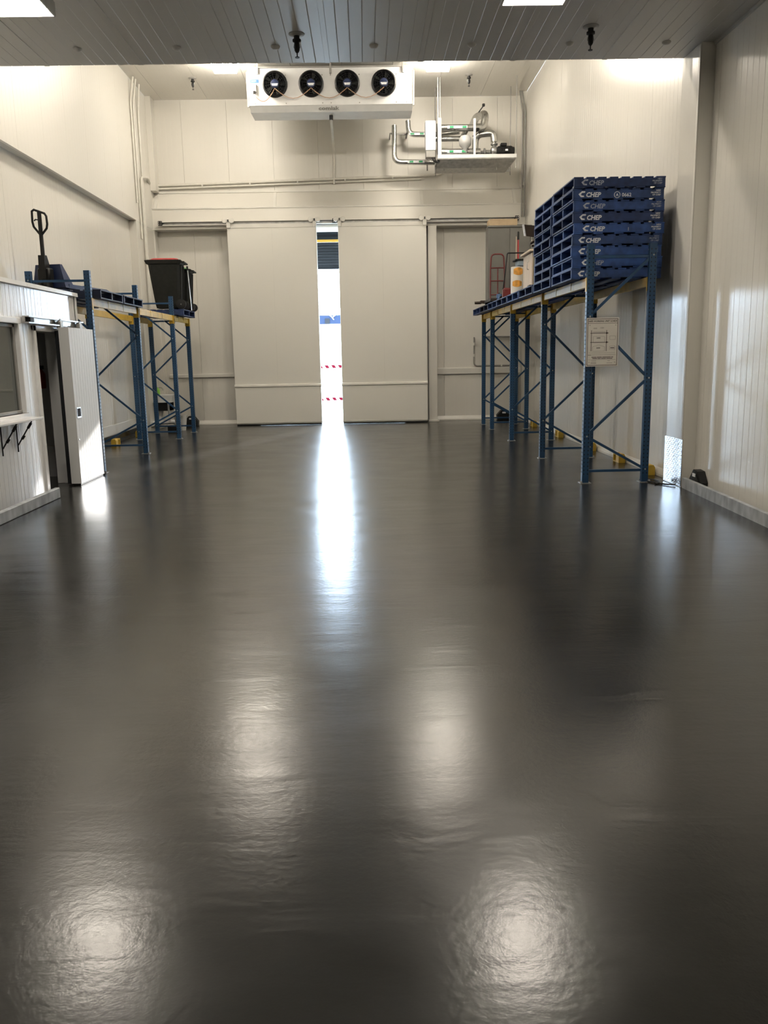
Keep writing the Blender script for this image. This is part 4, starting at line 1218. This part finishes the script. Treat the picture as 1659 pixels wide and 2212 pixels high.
MB().tube([(-3.759, 18.459, ZP + .83), (-3.763, 18.462, ZP + .92)], .020, 8).build('grip', 'black', mp)

# ------------------------------------------------------------------ goods on the right racking
gc = thing('steel_cabinet', 'tall grey two-door steel cabinet at the far end of the right racking', 'cabinet', (3.37, 20.1, ZP))
a0, a1, y0, y1, z1 = 2.86, 3.84, 19.62, 20.05, 4.50
MB().box(a0, a1, y0 + .02, y1, ZP, z1, .008).build('body', 'cabgrey', gc)
md = (a0 + a1) / 2
for u, v in ((a0 + .02, md - .004), (md + .004, a1 - .02)):
    dd = MB().box(u, v, y0, y0 + .02, ZP + .06, z1 - .05, .005).build('door', 'cabgrey', gc)
    if u > md - .1:
        MB().tube(round_path([(md + .05, y0 - .005, 3.46), (md + .05, y0 - .04, 3.47), (md + .10, y0 - .04, 3.49), (md + .10, y0 - .035, 3.36)], .03), .012, 8).build('handle', 'steel', dd)
MB().box(a0 - .01, a1 + .01, y0 - .01, y1, z1 - .03, z1 + .01, .004).build('top', 'cabgrey', gc)
bx = thing('cardboard_box', 'flat cardboard box on top of the grey cabinet', 'box', (3.2, 19.85, z1 + .01))
c = MB().box(2.88, 3.52, 19.62, 19.98, z1 + .01, z1 + .15, .004).build('carton', 'card', bx)
MB().box(2.88, 3.52, 19.79, 19.81, z1 + .15, z1 + .152).build('tape_strip', 'pvc', bx)
MB().box(2.90, 3.50, 19.616, 19.62, z1 + .13, z1 + .136).build('flap_edge', 'card', bx)

ht = thing('hand_truck', 'red tubular hand truck standing in front of the grey cabinet', 'hand truck', (3.0, 19.3, ZP))
hy = 19.2
p0, p1 = at(1060, 645, hy), at(1089, 645, hy)
zt = at(1073, 549, hy).z
xa, xb = p0.x, p1.x
fm = MB().tube(round_path([(xa, hy - .12, ZP + .03), (xa - .01, hy, ZP + .20), (xa - .01, hy, zt - .32), (xa + .01, hy, zt), (xb - .02, hy, zt), (xb, hy, zt - .32), (xb, hy, ZP + .20), (xb, hy - .12, ZP + .03)], .09), .016, 8).build('frame', 'redpaint', ht)
for z in (zt - .30, zt - .58, zt - .88):
    MB().tube([(xa, hy, z), ((xa + xb) / 2, hy - .03, z), (xb, hy, z)], .013, 8).build('cross_bar', 'redpaint', ht)
MB().tube([((xa + xb) / 2, hy - .02, zt - .30), ((xa + xb) / 2, hy - .02, ZP + .15)], .013, 8).build('centre_bar', 'redpaint', ht)
MB().box(xa - .03, xb + .03, hy - .28, hy - .04, ZP, ZP + .012).build('toe_plate', 'redpaint', ht)
for x in (xa + .0, xb + .02):
    MB().lathe([(.07, -.03), (.10, -.025), (.10, .025), (.07, .03)], (x, hy + .12, ZP + .10), 'x', 20).build('wheel', 'black', ht)

bk = thing('blue_drum', 'small blue plastic drum in front of the red hand truck', 'drum', (2.99, 18.84, ZP))
MB().lathe([(.055, 0), (.06, .02), (.06, .24), (.05, .26), (.02, .265)], (2.99, 18.84, ZP), n=18).build('drum', 'bluep', bk)
MB().lathe([(.02, .265), (.02, .285)], (2.99, 18.84, ZP), n=12).build('cap', 'black', bk)

dl = thing('fork_dolly', 'dark brown low fork dolly with rollers overhanging the far racking end', 'dolly', (2.8, 18.2, ZP))
for x in (2.70, 3.05):
    f = MB().prism([(17.7, ZP + .05), (18.75, ZP + .05), (18.75, ZP + .10), (17.7, ZP + .10)], 'x', x - .07, x + .07).build('fork', 'brown', dl)
    for y in (17.85, 18.6):
        MB().lathe([(.026, -.05), (.026, .05)], (x, y, ZP + .026), 'x', 12).build('roller', 'black', f)
MB().box(2.55, 3.15, 18.62, 18.74, ZP + .055, ZP + .115, .006).build('cross_beam', 'brown', dl)
MB().lathe([(.03, -.07), (.03, .07)], (2.50, 18.68, ZP + .07), 'x', 12).build('end_roller', 'brown', dl)

ty = 17.55
tb = thing('platform_trolley', 'platform trolley with a tall black tube handle on the right racking', 'trolley', (3.2, 17.5, ZP))
q0, q1, q2 = at(1085, 628, ty), at(1097, 546, ty), at(1132, 545, ty)
MB().tube(round_path([(q0.x, ty, ZP + .12), (q1.x, ty + .05, q1.z), (q2.x + .05, ty + .05, q1.z), (q2.x + .12, ty, ZP + .12)], .03), .014, 8).build('handle', 'black', tb)
MB().box(q0.x - .05, q2.x + .17, ty - .05, ty + .04, ZP + .09, ZP + .13, .01).build('deck', 'binblack', tb)
for x in (q0.x, q2.x + .1):
    MB().lathe([(.04, -.015), (.045, -.01), (.045, .01), (.04, .015)], (x, ty, ZP + .045), 'x', 16).build('castor', 'black', tb)

rs = thing('cushion_seat', 'dark red padded seat beside the orange printed roll', 'seat', (2.98, 16.95, ZP))
s0, s1 = at(1084, 622, 16.95), at(1103, 622, 16.95)
MB().box(s0.x + .02, s1.x + .02, 16.90, 17.05, ZP + .01, s0.z, .035).build('pad', 'redpaint', rs)
MB().box(s0.x + .05, s1.x - .01, 16.93, 17.02, ZP, ZP + .02).build('base', 'black', rs)

ry = 16.15
r0, r1 = at(1104, 577, ry), at(1131, 577, ry)
rr = (r1.x - r0.x) / 2
rl = thing('film_roll', 'white cardboard roll with orange print on the right racking', 'roll', ((r0.x + r1.x) / 2, ry, ZP))
c_ = ((r0.x + r1.x) / 2, ry, ZP)
hh = r0.z - ZP
MB().lathe([(rr, 0), (rr, hh), (rr * .5, hh), (rr * .5, hh - .03)], c_, n=28).build('roll', 'sign', rl)
for za, zb, aa, ab in ((.72, .97, -2.35, -.75), (.34, .56, -2.55, -.95)):
    vs = []; n = 14
    for i in range(n + 1):
        an = aa + (ab - aa) * i / n
        k = .6 + .4 * math.sin(PI * i / n)
        mid, hf = hh * (za + zb) / 2, hh * (zb - za) / 2 * k
        for z in (mid - hf, mid + hf):
            vs.append((c_[0] + (rr + .002) * math.cos(an), c_[1] + (rr + .002) * math.sin(an), ZP + z))
    MB().add(vs, [(2 * i, 2 * i + 2, 2 * i + 3, 2 * i + 1) for i in range(n)]).build('orange_print', 'orange', rl)
MB().box(c_[0] - rr, c_[0] + rr, ry - rr, ry + rr, ZP, ZP + .006).build('slip_sheet', 'sign', rl)

wy = 15.15
wc = thing('wooden_cupboard', 'pale wooden cupboard with overhanging top behind the tall stacks', 'cupboard', (3.05, wy, ZP))
w0 = at(1149, 580, wy - .30)
zt2 = at(1147, 545, wy - .2).z
MB().box(w0.x + .02, w0.x + .50, wy - .30, wy + .50, ZP, zt2, .004).build('carcass', 'olive', wc)
MB().box(w0.x, w0.x + .02, wy - .30, wy + .50, ZP + .01, zt2 - .01, .003).build('door', 'wood', wc)
MB().tube(round_path([(w0.x, wy - .02, zt2 - .13), (w0.x - .03, wy - .02, zt2 - .13), (w0.x - .03, wy - .02, zt2 - .27), (w0.x, wy - .02, zt2 - .27)], .02), .006, 6).build('handle', 'steel', wc)
MB().box(w0.x - .05, w0.x + .54, wy - .34, wy + .54, zt2, zt2 + .04, .008).build('top', 'wood', wc)

gb = thing('grey_blue_crate', 'grey-blue crate with dark lid peeking out beside the wooden cupboard', 'crate', (3.1, 17.15, 3.2))
b0, b1 = at(1115, 563, 17.1), at(1131, 572, 17.1)
MB().box(b0.x + .03, b0.x + .45, 17.08, 17.38, b1.z - .02, b0.z, .006).build('box', 'ltblue', gb)
MB().box(b0.x - .02, b0.x + .47, 17.05, 17.40, b0.z, b0.z + .03, .006).build('lid', 'binblack', gb)
MB().box(b0.x + .08, b0.x + .43, 17.10, 17.36, ZP, b1.z - .02, .004).build('stand', 'brown', gb)

for i, (m, xp, yt, yb, nm, lb, r) in enumerate((('red', 1119.5, 517, 562, 'broom_handle', 'red broom handle with black grip standing beside the cupboard', .016), ('wood', 1115.5, 511, 562, 'broom_handle', 'pale wooden broom handle standing next to the red one', .010))):
    yq = 18.0 + .02 * i
    a_, b_ = at(xp, yt, yq), at(xp, yb, yq)
    t = thing(nm, lb, 'broom', (b_.x, yq, ZP), 'brooms on the right racking')
    MB().tube([(b_.x, yq, ZP + .02), (a_.x, yq + .0, a_.z)], r, 8).build('stick', m, t)
    if i == 0:
        MB().tube([(a_.x, yq, a_.z - .01), (a_.x, yq, a_.z + .14), (a_.x, yq, a_.z + .155)], [.021, .021, .012], 10).build('grip', 'binblack', t)
    MB().box(b_.x - .10, b_.x + .10, yq - .03, yq + .03, ZP, ZP + .05, .006).build('head', 'black', t)

bd = thing('brown_desk_panel', 'dark brown tilted panel with white edge sticking out behind the stacks', 'panel', (2.9, 13.6, 3.4))
by = 13.55
d0, d1, d2 = at(1130, 485, by), at(1134, 510, by), at(1165, 488, by)
MB().add([(d0.x + .02, by, d0.z), (d0.x + .65, by + .05, d0.z - .06), (d0.x + .65, by + .05, d1.z - .10), (d1.x + .02, by, d1.z), (d0.x + .02, by + .06, d0.z + .01), (d0.x + .65, by + .11, d0.z - .05), (d0.x + .65, by + .11, d1.z - .09), (d1.x + .02, by + .06, d1.z + .01)],
         [(0, 1, 2, 3), (4, 5, 6, 7), (0, 1, 5, 4), (1, 2, 6, 5), (2, 3, 7, 6), (3, 0, 4, 7)]).build('panel', 'brown', bd)
MB().add([(d0.x - .005, by, d0.z), (d0.x + .018, by, d0.z), (d1.x + .018, by, d1.z), (d1.x - .005, by, d1.z), (d0.x - .005, by + .06, d0.z + .01), (d0.x + .018, by + .06, d0.z + .01), (d1.x + .018, by + .06, d1.z + .01), (d1.x - .005, by + .06, d1.z + .01)],
         [(0, 1, 2, 3), (4, 5, 6, 7), (0, 1, 5, 4), (1, 2, 6, 5), (2, 3, 7, 6), (3, 0, 4, 7)]).build('edge_strip', 'white', bd)
MB().box(d0.x + .22, d0.x + .30, by + .10, by + .20, ZP, d1.z - .02, .006).box(d0.x + .1, d0.x + .45, by - .05, by + .11, ZP, ZP + .03, .006).build('pedestal', 'brown', bd)
tl = thing('seat_arm', 'small dark armrest poking out behind the stacks below the brown panel', 'armrest', (2.95, 14.2, 3.3))
t0 = at(1145, 524, 14.1)
MB().tube([(t0.x, 14.1, t0.z - .02), (t0.x + .05, 14.1, t0.z + .02), (t0.x + .30, 14.1, t0.z + .04)], [.02, .03, .03], 10).build('pad', 'brown', tl)
MB().tube([(t0.x + .03, 14.12, t0.z - .05), (t0.x + .25, 14.12, t0.z - .03)], .016, 8).build('lower_bar', 'brown', tl)
MB().tube(round_path([(t0.x + .25, 14.12, t0.z), (t0.x + .27, 14.12, ZP + .05)], .05), .018, 8).box(t0.x + .12, t0.x + .42, 14.0, 14.25, ZP, ZP + .05, .01).build('support', 'black', tl)
for o in bpy.data.objects:
    if o.type == 'MESH' and o.name.split('.')[0] in ('red_stripes', 'perforations', 'tread_bars'):
        o['kind'] = 'stuff'
